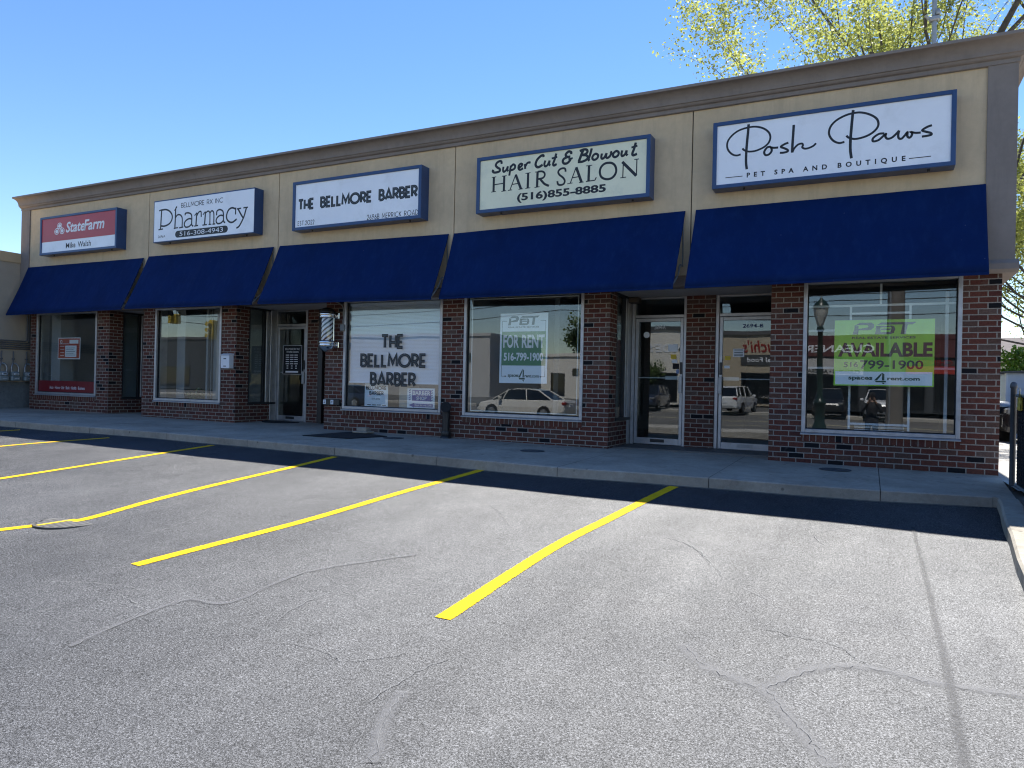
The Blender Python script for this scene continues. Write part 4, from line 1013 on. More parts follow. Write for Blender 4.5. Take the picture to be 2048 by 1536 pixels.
m_ = MB()
f2 = FACE(FY + .0165)
text(m_, 'State', -17.95, -17.20, 4.60, 4.865, f2, bold=.025, shear=.18); text(m_, 'Farm', -17.24, -16.46, 4.60, 4.865, f2, bold=.025, shear=.18)
for cx, cz in ((-18.205, 4.79), (-18.315, 4.66), (-18.10, 4.66)):
    m_.ribbon(arc(cx, cz, .088, .072, 0, 360, 28), .020, f2, smooth=False)
    m_.add([fp for fp in [f2(cx + .058 * math.cos(R(k * 15)), cz + .045 * math.sin(R(k * 15)), .0001) for k in range(24)]], [tuple(range(24))])
m_.build('logo_lettering', WHITEINK, s1)
m_ = MB(); text(m_, 'M', -17.94, -17.80, 4.213, 4.345, fF, bold=.004); text(m_, 'ike', -17.765, -17.56, 4.213, 4.352, fF, bold=.018); text(m_, 'Walsh', -17.47, -16.96, 4.213, 4.352, fF, bold=.012); m_.build('lettering', INK, s1)

s2 = signbox(-14.69, -11.565, 4.115, 5.07, 'white pharmacy sign with dark blue box sides and a black pill shaped phone panel', frame=False)
fP = FACE(FY - .001)
m_ = MB(); strokes(m_, [(w_ * 1.15, q) for w_, q in PH], fP)
deco(m_, 'BELLMORE RX INC', -13.78, -12.47, 4.835, 4.945, .014, fP, gap=.16)
pl = [(x, z) for x, z in arc(-12.40, 4.257, .085, .076, -90, 90, 10) + arc(-13.87, 4.257, .085, .076, 90, 270, 10)]
m_.add([fP(x, z, 0) for x, z in pl], [tuple(range(len(pl)))])
deco(m_, '2696A', -14.52, -14.28, 4.215, 4.272, .008, fP)
m_.build('lettering', INK, s2)
m_ = MB(); text(m_, '516-308-4943', -13.81, -12.46, 4.208, 4.306, FACE(FY - .003)); m_.build('phone_lettering', WHITEINK, s2)

s3 = signbox(-10.51, -7.41, 4.075, 5.055, 'white barber sign in a blue box with one line of large art deco capitals', bw=.06)
m_ = MB(); n_ = MB()
for body, x0, x1 in (('THE', -10.39, -9.955), ('BELLMORE', -9.81, -8.53), ('BARBER', -8.385, -7.49)):
    deco(m_, body, x0, x1, 4.47, 4.705, .052, fF, gap=.2); deco(n_, body, x0 + .018, x1 - .018, 4.488, 4.687, .013, FACE(FY + .019), gap=.2)
deco(m_, 'EST.2022', -10.38, -9.945, 4.168, 4.264, .0115, fF, gap=.26); deco(m_, '2696B MERRICK ROAD', -8.645, -7.475, 4.142, 4.244, .0115, fF, gap=.24)
m_.build('lettering', INK, s3); n_.build('letter_inline', INKSOFT, s3)

s4 = signbox(-6.25, -3.14, 4.05, 5.03, 'cream hair salon sign in a blue frame with cursive top line', face=SIGNCREAM, bw=.06)
m_ = MB(); strokes(m_, [(w_ * 1.38, q) for w_, q in SC], fF)
text(m_, '(516)855-8885', -5.46, -3.865, 4.165, 4.333, fF, bold=.036)
m_.build('lettering', INK, s4)

s5 = signbox(-2.18, .95, 4.065, 5.06, 'large white sign in a blue frame with a flowing handwritten name, at the right end', bw=.055)
m_ = MB(); strokes(m_, [(w_ * 1.4, q) for w_, q in PP], fF)
text(m_, 'PET SPA AND BOUTIQUE', -1.685, .372, 4.178, 4.263, fF, bold=.035, track=2.1)
m_.build('lettering', INK, s5)
# ------------------------------------------------------------------ posters behind the glass
GREENP = M('green_poster_print', (.045, .20, .075), .5, .08)
LIMEP = M('lime_poster_print', (.34, .66, .055), .5, .1, 4)
PALEP = M('pale_poster_print', (.84, .88, .94), .45, .04)
GREYINK = M('slate_ink', (.05, .065, .075), .5, .2, 9)
DKGREEN = M('dark_green_ink', (.01, .06, .035), .5, .1)
p = thing('poster', 'tall for rent poster with a green middle band, hung behind the window glass', 'poster', (-5.46, .075, 1.09))
m_ = MB(); m_.box(-5.925, -4.998, .075, .079, 1.092, 2.326); m_.build('sheet', PALEP, p)
m_ = MB(); m_.box(-5.885, -5.03, .0725, .0748, 1.404, 2.003); m_.build('green_band', GREENP, p)
m_ = MB(); ff = FACE(.0715)
text(m_, 'FOR', -5.857, -5.545, 1.712, 1.945, ff, bold=.03); text(m_, 'RENT', -5.49, -5.052, 1.712, 1.945, ff, bold=.03)
text(m_, '516-799-1900', -5.842, -5.072, 1.483, 1.633, ff, bold=.035); m_.build('white_lettering', WHITEINK, p)
m_ = MB(); ff = FACE(.0738)
def pbt(mb, x0, x1, z0, z1, fn):
    """slanted three-letter agency mark"""
    W_, H_ = x1 - x0, z1 - z0
    def P(pts): mb.add([fn(x0 + a * W_, z0 + b * H_, 0) for a, b in pts], [tuple(range(len(pts)))])
    P([(0, 0), (.09, 0), (.10, .35), (.03, .42)]); P([(.03, .42), (.10, .35), (.24, .35), (.28, .55), (.30, .60), (.245, .60)]); P([(.02, .72), (.12, 1.0), (.30, 1.0), (.24, .80), (.13, .80)])
    P([(.24, .80), (.30, 1.0), (.345, .85), (.345, .60), (.30, .38), (.24, .35), (.26, .55), (.25, .72)])
    P([(.03, .42), (.095, .42), (.10, .72), (.035, .72)]); P([(.365, .42), (.44, .42), (.455, .72), (.385, .72)])
    P([(.39, .80), (.46, 1.0), (1.0, 1.0), (.94, .80)]); P([(.37, .72), (.39, .55), (.62, .60), (.64, .72)]); P([(.36, 0), (.38, .45), (.45, .42), (.45, .18), (.60, .18), (.66, .35), (.66, .10), (.60, 0)]); P([(.45, .48), (.46, .36), (.60, .36), (.62, .48)])
    P([(.62, .72), (.66, .66), (.68, .40), (.66, .20), (.60, .18), (.62, .45)])
    P([(.76, 0), (.84, 0), (.87, .80), (.79, .80)])
pbt(m_, -5.77, -5.16, 2.115, 2.275, ff)
text(m_, 'REAL ESTATE SERVICES', -5.77, -5.165, 2.068, 2.092, ff, bold=.03)
for x0, x1, z0, z1 in ((-5.888, -5.79, 2.185, 2.192), (-5.14, -5.035, 2.185, 2.192), (-5.888, -5.881, 1.215, 2.185), (-5.042, -5.035, 1.215, 2.185), (-5.888, -5.81, 1.208, 1.215), (-5.11, -5.035, 1.208, 1.215)): m_.box(x0, x1, .0735, .0748, z0, z1)
m_.add([ff(-5.815, 1.23, 0), ff(-5.78, 1.2115, 0), ff(-5.815, 1.193, 0)], [(0, 1, 2)]); m_.add([ff(-5.105, 1.23, 0), ff(-5.14, 1.2115, 0), ff(-5.105, 1.193, 0)], [(0, 1, 2)])
m_.build('logo_lettering', GREYINK, p)
m_ = MB()
text(m_, 'spaces', -5.755, -5.54, 1.185, 1.245, ff, bold=.03); text(m_, 'rent.com', -5.425, -5.15, 1.195, 1.245, ff, bold=.03)
def four(mb, x0, x1, z0, z1, fn):
    W_, H_ = x1 - x0, z1 - z0
    def P(pts): mb.add([fn(x0 + a * W_, z0 + b * H_, 0) for a, b in pts], [tuple(range(len(pts)))])
    P([(0, .33), (.62, 1.0), (.62, .80), (.28, .36), (.25, .33)]); P([(.05, .30), (1.0, .30), (1.0, .17), (.16, .17)]); P([(.66, 1.0), (.86, .88), (.86, .33), (.66, .33)]); P([(.62, .14), (.86, .14), (.86, 0), (.72, .06)])
four(m_, -5.545, -5.42, 1.12, 1.345, ff); m_.build('web_lettering', DKGREEN, p)

p = thing('poster', 'wide lime green available poster with a pale strip along its bottom, behind the right-hand window', 'poster', (.155, .07, 1.153))
m_ = MB(); m_.box(-.472, .782, .075, .079, 1.153, 2.092); m_.build('sheet', LIMEP, p)
m_ = MB(); m_.box(-.452, .762, .0725, .0748, 1.170, 1.357); m_.build('pale_strip', PALEP, p)
m_ = MB(); pbt(m_, -.24, .56, 1.885, 2.052, ff); text(m_, 'REAL ESTATE SERVICES', -.242, .554, 1.822, 1.853, ff, bold=.03); m_.build('logo_lettering', M('purple_grey_ink', (.06, .055, .075), .4, .2, 9), p)
m_ = MB(); text(m_, 'AVAILABLE', -.42, .76, 1.567, 1.768, ff, bold=.04); text(m_, '516', -.345, -.156, 1.42, 1.492, ff, bold=.02); text(m_, '799-1900', -.132, .653, 1.394, 1.519, ff, bold=.02); m_.build('lettering', INK, p)
ff = FACE(.0715)
m_ = MB(); text(m_, 'spaces', -.28, .03, 1.222, 1.283, ff, bold=.035); text(m_, 'rent.com', .215, .614, 1.237, 1.283, ff, bold=.035); four(m_, .05, .20, 1.18, 1.342, ff); m_.build('web_lettering', DKGREEN, p)

p = thing('poster', 'small red poster with white border and a white note on it, behind the leftmost window', 'poster', (-18.31, .06, 1.475))
m_ = MB(); m_.box(-18.771, -17.855, .062, .066, 1.475, 2.025); m_.build('sheet', PAPER, p)
m_ = MB(); m_.box(-18.745, -17.88, .0595, .0617, 1.497, 2.003); m_.build('red_print', M('red_poster_print', (.42, .05, .02), .5, .08), p)
m_ = MB(); m_.box(-18.46, -18.0, .0565, .0588, 1.53, 1.82); m_.box(-18.29, -17.93, .0575, .0590, 1.87, 1.965); m_.build('white_note', PAPER, p)
m_ = MB()
for k in range(5): m_.box(-18.41, -18.05 - .06 * (k % 2), .0545, .0560, 1.755 - k * .045, 1.765 - k * .045)
m_.build('note_print', INKSOFT, p)
m_ = MB(); m_.ribbon(arc(-18.63, 1.92, .035, .04, 0, 360, 20), .018, FACE(.0585), smooth=False)
for z, a, b in ((1.86, -18.70, -18.32), (1.80, -18.68, -18.50), (1.72, -18.66, -18.50), (1.64, -18.66, -18.50), (1.56, -18.66, -18.50)): m_.box(a, b, .0582, .0592, z, z + .012)
m_.build('white_print', WHITEINK, p)

p = thing('poster', 'white poster with black art deco letters standing low in the barber window', 'poster', (-8.72, .2, .56))
m_ = MB(); m_.box(-9.0, -8.435, .20, .206, .56, 1.13); m_.build('sheet', PALEP, p)
m_ = MB(); ff = FACE(.198)
deco(m_, 'THE', -8.80, -8.62, 1.02, 1.09, .016, ff); deco(m_, 'BELLMORE', -8.97, -8.47, .905, .985, .018, ff); deco(m_, 'BARBER', -8.885, -8.535, .80, .88, .018, ff)
text(m_, 'EST.2022', -8.82, -8.62, .715, .745, ff)
for k in range(4): m_.box(-8.93 + k * .12, -8.84 + k * .12, .197, .199, .60, .615)
m_.build('lettering', INK, p)
p = thing('poster', 'blue and white barber shop sign with an arrow, low in the barber window', 'poster', (-7.65, .18, .58))
m_ = MB(); m_.box(-7.965, -7.34, .18, .186, .56, .96); m_.build('sheet', PALEP, p)
m_ = MB(); m_.box(-7.85, -7.42, .1765, .1795, .715, .925); m_.box(-7.80, -7.38, .1765, .1795, .60, .665); m_.add([(-7.93, .1775, .632), (-7.80, .1775, .585), (-7.80, .1775, .68)], [(0, 1, 2)]); m_.build('blue_print', M('royal_blue_print', (.012, .03, .30), .45, .06), p)
m_ = MB(); ff = FACE(.175); text(m_, 'BARBER', -7.835, -7.435, .825, .905, ff, bold=.02); text(m_, 'SHOP', -7.75, -7.52, .735, .80, ff, bold=.015); text(m_, 'WALK-INS WELCOME', -7.79, -7.40, .615, .648, ff, bold=.01); m_.build('lettering', WHITEINK, p)
m_ = MB()
for s_ in (-7.905, -7.40):
    for k in range(5): m_.add([(s_ - .02, .1785, .72 + k * .045), (s_ + .02, .1785, .735 + k * .045), (s_ + .02, .1785, .755 + k * .045), (s_ - .02, .1785, .74 + k * .045)], [(0, 1, 2, 3)])
m_.build('stripes', M('pole_stripe_print', (.08, .09, .3), .45), p)
m_ = MB(); m_.bbox(-8.33, -8.10, .42, .8, .2, 1.0, .01)
top(m_, 'cabinet', M('cabinet_white', (.55, .53, .48), .5), 'narrow pale cabinet seen through the gap under the blind', 'cabinet', base=(-8.2, .6, .2))
pl_ = thing('potted_plant', 'leafy green plant at the foot of the pharmacy window', 'plant', (-14.2, .62, .3))
m_ = MB(); m_.lathe(-14.2, .62, [(.10, .3), (.13, .52), (.115, .52), (.10, .50)], 14); m_.build('pot', M('terracotta', (.2, .09, .05), .8), pl_)
LEAFD = M('houseplant_leaf', (.05, .10, .03), .5, .3, 9)
m_ = MB(); rr = random.Random(3)
for k in range(260):
    c = Vector((-14.2 + rr.gauss(0, .17), .62 + rr.gauss(0, .09), .62 + rr.gauss(0, .075))); a = Vector((rr.gauss(0, 1), rr.gauss(0, 1), rr.gauss(0, .6))).normalized() * .05; b = a.orthogonal().normalized() * .02
    m_.add([c - a, c + b, c + a, c - b], [(0, 1, 2, 3)])
m_.build('foliage', LEAFD, pl_)

# ------------------------------------------------------------------ things fixed to the front
def stripes_mat():
    m, t, b = newmat('barber_stripes')
    uv = t.nodes.new('ShaderNodeUVMap'); sx = t.nodes.new('ShaderNodeSeparateXYZ'); t.links.new(uv.outputs[0], sx.inputs[0])
    q = math_(t, 'FRACT', math_(t, 'SUBTRACT', math_(t, 'MULTIPLY', sx.outputs[1], 5.2), math_(t, 'MULTIPLY', sx.outputs[0], 3.0)))
    r_ = ramp(t, q, [(0, (.62, .66, .70)), (.28, (.05, .015, .03)), (.5, (.62, .66, .70)), (.78, (.008, .035, .045))], 'CONSTANT')
    t.links.new(r_.outputs[0], b.inputs['Base Color']); b.inputs['Roughness'].default_value = .12; b.inputs['Coat Weight'].default_value = .6
    return m
px_, py_ = -9.645, -.20
bp = thing('barber_pole', 'barber pole with spiral stripes and chrome caps on the brick pier by the barber window', 'barber pole', (px_, py_, 1.63))
m_ = MB(); m_.lathe(px_, py_, [(.115, 1.86), (.118, 1.90), (.118, 2.28), (.115, 2.31)], 36); m_.build('striped_cylinder', stripes_mat(), bp)
m_ = MB(); m_.lathe(px_, py_, [(.132, 1.845), (.132, 2.325)][:1] + [(.131, 1.846), (.131, 2.324)], 36)
m_ = MB(); m_.lathe(px_, py_, [(.118, 2.30), (.158, 2.305), (.165, 2.33), (.150, 2.345), (.162, 2.36), (.166, 2.38), (.155, 2.40), (.148, 2.41)], 32); m_.build('top_ring', CHROME, bp)
m_ = MB(); m_.lathe(px_, py_, [(.150, 2.405), (.150, 2.42), (.135, 2.46), (.10, 2.492), (.05, 2.51), (.0, 2.515)], 32); m_.build('dome', BLACKMETAL, bp)
m_ = MB(); m_.lathe(px_, py_, [(.0, 1.632), (.05, 1.640), (.10, 1.665), (.14, 1.71), (.158, 1.755), (.162, 1.78), (.150, 1.79), (.163, 1.80), (.168, 1.825), (.155, 1.85), (.118, 1.862)], 32); m_.build('bottom_cap', CHROME, bp)
m_ = MB(); m_.bbox(px_ + .125, px_ + .145, py_ + .02, py_ + .05, 1.82, 2.34, .004); m_.bbox(px_ - .06, px_ + .16, -.05, -.002, 2.30, 2.42, .008); m_.bbox(px_ - .06, px_ + .16, -.05, -.002, 1.72, 1.84, .008); m_.build('bracket', CHROME, bp)
m_ = MB(); m_.bbox(px_ + .20, px_ + .30, -.07, -.001, 2.06, 2.19, .008); m_.tube(catmull([(px_ + .25, -.03, 2.19), (px_ + .26, -.03, 2.45), (px_ + .20, -.03, 2.58), (px_ + .02, -.04, 2.66)], 6), .012); m_.build('wiring_box', GREYMETAL, bp)

mb_ = thing('mailbox', 'white wall mailbox on the brick pier between the pharmacy window and its entrance', 'mailbox', (-12.535, -.02, 1.28))
m_ = MB(); m_.bbox(-12.665, -12.41, -.13, -.001, 1.285, 1.565, .008); m_.build('body', MAILW, mb_)
m_ = MB(); m_.prism([(-.002, 1.567), (-.138, 1.567), (-.138, 1.578), (-.06, 1.612), (-.002, 1.612)], -12.672, -12.403); m_.build('lid', MAILW, mb_)
m_ = MB(); m_.box(-12.575, -12.50, -.1335, -.129, 1.485, 1.505); m_.box(-12.575, -12.50, -.1335, -.129, 1.325, 1.343); m_.build('slot', BLACKMETAL, mb_)

sp = thing('standpipe', 'black elbow standpipe rising from the pavement between the barber and rental windows', 'standpipe', (-6.905, -.10, 0))
zz = swz(-6.9, -.1)
m_ = MB(); m_.tube([(-6.905, -.10, zz - .02), (-6.905, -.10, .50)], .068, 18); m_.tube(catmull([(-6.905, -.10, .46), (-6.902, -.105, .56), (-6.885, -.13, .62), (-6.86, -.19, .635)], 6), [.072] * 19, 18); m_.build('pipe', BLACKMETAL, sp)
m_ = MB(); m_.lathe(-6.905, -.10, [(.085, .10), (.09, .12), (.09, .17), (.085, .19)], 20); m_.lathe(-6.905, -.10, [(.10, zz - .01), (.10, zz + .03), (.07, zz + .04)], 20); m_.build('collar', BLACKMETAL, sp)
m_ = MB(); m_.tube([(-6.862, -.185, .635), (-6.855, -.205, .636)], .095, 18); m_.build('cap', BLACKRUB, sp)

ob = thing('outlet_box', 'black outdoor outlet box with two white covers low on the brick by the barber window', 'outlet box', (-9.63, -.03, .57))
m_ = MB(); m_.bbox(-9.845, -9.425, -.065, -.001, .575, .70, .01); m_.build('body', BLACKMETAL, ob)
m_ = MB()
for x in (-9.79, -9.60): m_.bbox(x - .036, x + .036, -.071, -.064, .595, .685, .003)
o_ = m_.build('cover', MAILW, ob)
m_ = MB()
for x in (-9.79, -9.60):
    for z in (.625, .655): m_.box(x - .016, x + .016, -.0725, -.0708, z - .006, z + .006)
m_.build('sockets', INK, o_)

m_ = MB(); m_.bbox(-11.04, -10.91, YB - .09, YB - .002, zs(-11, YB) + .05, 2.66, .008)
for z in (.6, 1.6, 2.4): m_.box(-11.055, -10.895, YB - .094, YB - .003, z, z + .03)
top(m_, 'downspout', BLACKMETAL, 'black square downspout in the corner of the pharmacy entrance', 'downspout', base=(-10.97, YB, .1))
wl = thing('wall_fixture', 'small brown box fixture above the left jamb of the door numbered with an A', 'fixture', (-3.78, 1.1, 2.56))
m_ = MB(); m_.bbox(-3.90, -3.67, 1.0, 1.17, 2.555, 2.66, .012); m_.build('body', M('brown_plastic', (.07, .055, .04), .5), wl)
m_ = MB(); m_.box(-3.87, -3.70, .992, 1.001, 2.575, 2.64); m_.build('lens', M('amber_lens', (.12, .09, .06), .3), wl)

# mats, lids and a loose brick on the pavement
def flat(name, pts, h, mat, label, cat):
    m_ = MB()
    n = len(pts)
    v = [(x, y, swz(x, y) + .001) for x, y in pts] + [(x, y, swz(x, y) + h) for x, y in pts]
    m_.add(v, [(i, (i + 1) % n, n + (i + 1) % n, n + i) for i in range(n)] + [tuple(range(n, 2 * n))])
    c = pts[0]
    return top(m_, name, mat, label, cat, base=(c[0], c[1], swz(*c)))
MATM = M('black_door_mat', (.012, .013, .015), .95, .3, 30, .6, 220)
flat('door_mat', [(-9.1, -1.42), (-8.12, -1.36), (-7.86, -.58), (-8.95, -.18)], .013, MATM, 'black door mat lying askew on the pavement below the barber window', 'door mat')
mp = [(-12.22, .95)] + [(-11.85 + .47 * math.cos(R(a)), .95 + .47 * math.sin(R(a))) for a in range(180, 361, 12)]
flat('door_mat', mp, .014, MATM, 'half round black door mat at the pharmacy door', 'door mat')
lb_ = MB(); bx, by = -8.62, -.30
lb_.bbox(bx - .17, bx + .17, by - .12, by + .12, swz(bx, by) + .014, swz(bx, by) + .045, .006); lb_.bbox(bx - .13, bx + .10, by - .05, by + .07, swz(bx, by) + .046, swz(bx, by) + .115, .008)
top(lb_, 'paver_pile', CONC, 'grey paver with a brick on top resting on the askew door mat', 'paver', base=(bx, by, swz(bx, by)))
LIDM = M('dark_iron_lid', (.055, .06, .065), .6, .2, 20, .3, 120)
def lid(x, y, r, label):
    m_ = MB(); z = swz(x, y)
    m_.lathe(x, y, [(r, z + .001), (r, z + .007), (r * .86, z + .008), (r * .84, z + .005), (r * .2, z + .005), (r * .18, z + .008), (0, z + .008)], 30)
    top(m_, 'manhole', LIDM, label, 'manhole', 'round utility lids in the pavement', (x, y, z))
lid(-7.62, -.72, .19, 'round iron utility lid beside the askew door mat')
lid(-4.70, -1.10, .19, 'round iron utility lid in the pavement below the for rent window')
lid(-.40, -.65, .20, 'round iron utility lid below the right-hand window')

# ------------------------------------------------------------------ left neighbour with gas meters
nb = thing('neighbour_building', 'beige flat roofed building jutting forward at the left edge', 'building', (-20.23, 0, 0))
m_ = MB(); m_.box(-32, -20.23, -2.6, 9, .86, 4.0); m_.build('wall', BEIGE, nb)
m_ = MB(); m_.box(-32, -20.215, -2.61, 9.01, -.6, .86); m_.build('block_base', CMU, nb)
m_ = MB(); m_.box(-32, -20.20, -2.63, 9.03, 4.0, 4.255); m_.build('parapet_band', TANCOP, nb)
cb = thing('conduit_bundle', 'row of grey pipes bending upward on the left neighbour wall', 'pipes', (-20.2, 0, 1.7))
for k in range(5):
    m_ = MB()
    x = -20.19 + .0; yv = .10 + k * .05; zh = 1.94 - k * .052
    r = .017
    m_.tube([(x, -2.5, zh), (x, yv - .07, zh)] + [(x, yv - .07 + .07 * math.sin(R(a)), zh + .07 - .07 * math.cos(R(a))) for a in range(15, 91, 15)] + [(x, yv, 2.64)], r, 8)
    m_.build('pipe', PIPEPAINT, cb)
METERM = M('grey_meter_casting', (.22, .25, .25), .5, .12, 9)
def gmeter(y, label):
    g_ = thing('gas_meter', label, 'gas meter', (-20.19, y, .86), 'gas meters on the left wall')
    m_ = MB(); m_.bbox(-20.185, -20.02, y - .12, y + .12, .88, 1.02, .03); m_.bbox(-20.185, -20.03, y - .105, y + .105, 1.0, 1.13, .03); m_.build('body', METERM, g_)
    m_ = MB(); m_.bbox(-20.032, -20.012, y - .055, y + .055, 1.035, 1.095, .004); o = m_.build('dial', MAILW, g_)
    m_ = MB(); m_.box(-20.0118, -20.0105, y - .04, y + .04, 1.05, 1.08); m_.build('index_window', INKSOFT, o)
    m_ = MB(); m_.box(-20.019, -20.0165, y - .05, y + .06, .945, .955); m_.build('badge', MAILW, g_)
    for s_ in (-1, 1):
        m_ = MB(); m_.tube(catmull([(-20.10, y + s_ * .085, 1.12), (-20.10, y + s_ * .085, 1.24), (-20.12, y + s_ * .05, 1.32), (-20.16, y + s_ * .0 - .02, 1.35)], 6), .020, 10); m_.lathe(-20.10, y + s_ * .085, [(.03, 1.13), (.03, 1.17)], 10); m_.build('union', GALV, g_)
    m_ = MB(); m_.tube([(-20.16, y - .02, 1.35), (-20.16, y - .02, 1.66)], .017, 8); m_.box(-20.18, -20.14, y - .05, y + .01, 1.44, 1.48); m_.build('riser', PIPEPAINT, g_)
gmeter(-.52, 'grey gas meter cut off by the left edge, first of the row')
gmeter(-.23, 'grey gas meter in the middle of the row on the left wall')
gmeter(.10, 'grey gas meter closest to the brick corner')

# ------------------------------------------------------------------ right-hand side: fence, shed, bin, car
fn = thing('fence', 'chain link gate with black privacy mesh and grey round post at the right edge', 'fence', (1.56, -.80, -.10))
m_ = MB(); m_.lathe(1.56, -.80, [(.032, -.12), (.032, 1.15), (.039, 1.152), (.039, 1.18), (.034, 1.205), (.02, 1.222), (0, 1.226)], 16); m_.build('post', M('dark_grey_fence_metal', (.07, .075, .085), .5, .15, 7), fn)
def fx(y): return 1.60 + .05 * (-.8 - y) * .6
m_ = MB(); m_.tube([(1.59, -.84, 1.06), (1.66, -3.9, 1.02)], .021, 8); m_.tube([(1.59, -.84, -.02), (1.66, -3.9, -.10)], .02, 8); m_.tube([(1.66, -3.9, -.25), (1.66, -3.9, 1.04)], .03, 10); m_.build('rail', GREYMETAL, fn)
m_ = MB()
for k in range(60):
    y0 = -.86 - k * .05; y1 = y0 - .053
    w_ = .012 * (1 if k % 2 else -1)
    m_.box(1.602 + .022 * (-.8 - y0), 1.604 + .022 * (-.8 - y0), -.84 - 3.06 * (k + 1) / 60, -.84 - 3.06 * k / 60, -.06, 1.06)
    m_.box(1.60 + .022 * (-.8 - y0) + w_ * .5, 1.606 + .022 * (-.8 - y0) + w_ * .5 + .004, y1, y0, .0 - .02 * (k / 60), 1.05 - .03 * (k / 60))
m_.build('privacy_mesh', M('black_privacy_slats', (.010, .011, .014), .6, .3, 30, .6, 90), fn)
m_ = MB()
for k in range(26):
    z = .02 + k * .04
    for j in range(14):
        y = -.87 - j * .05
        m_.tube([(1.592 + .022 * (-.8 - y), y, z), (1.588 + .022 * (-.8 - y), y - .025, z + .02), (1.592 + .022 * (-.8 - y), y - .05, z)], .002, 4, smooth=False)
m_.build('chain_link', BLACKMETAL, fn)
rb = MB(); rr = random.Random(5)
for k in range(9):
    y = -1.0 - rr.random() * .16; z = .86 + rr.random() * .2
    rb.add([(1.57, y, z), (1.565, y - .05, z + .03), (1.56, y - .06, z + .11), (1.575, y - .005, z + .08)], [(0, 1, 2, 3), (3, 2, 1, 0)])
rb.bbox(1.565, 1.60, -1.16, -1.0, .88, 1.04, .012)
top(rb, 'yellow_tag', M('yellow_plastic', (.60, .47, .08), .5, .2, 20), 'crumpled yellow plastic tied to the black mesh gate', 'plastic tag', base=(1.58, -1.08, .88))
sh = thing('shed', 'white sided shed behind the shops at the right edge', 'shed', (3.33, 12.2, 0))
m_ = MB()
for k in range(9):
    z0 = -.1 + k * .2
    m_.prism([(12.20, z0), (12.185, z0), (12.20, z0 + .2)], 3.33, 6.5)
    m_.prism([(3.33, z0), (3.315, z0), (3.33, z0 + .2)], 12.2, 15.2, axis='y')
m_.box(3.335, 6.5, 12.205, 15.2, -.1, 1.70); m_.build('siding', M('white_vinyl_siding', (.62, .66, .72), .5, .05), sh)
m_ = MB(); m_.box(3.30, 3.35, 12.165, 12.21, -.1, 1.72); m_.build('corner_trim', MAILW, sh)
m_ = MB(); m_.hexa([(3.24, 12.08, 1.70), (6.6, 12.08, 1.80), (6.6, 15.3, 1.80), (3.24, 15.3, 1.70)], [(3.24, 12.08, 1.75), (6.6, 12.08, 1.86), (6.6, 15.3, 1.86), (3.24, 15.3, 1.75)]); m_.build('roof', M('grey_shingle', (.13, .13, .12), .9, .2, 12), sh)
bn = thing('trash_bin', 'tall black bin with a pale cap beside the back corner of the shops', 'trash bin', (2.90, 10.0, 0))
m_ = MB(); m_.lathe(2.90, 10.0, [(.20, -.05), (.23, .3), (.24, .80), (.23, .82)], 18); m_.build('body', BLACKRUB, bn)
m_ = MB(); m_.lathe(2.90, 10.0, [(.25, .80), (.25, .85), (.16, .93), (0, .95)], 18); m_.build('lid', GALV, bn)

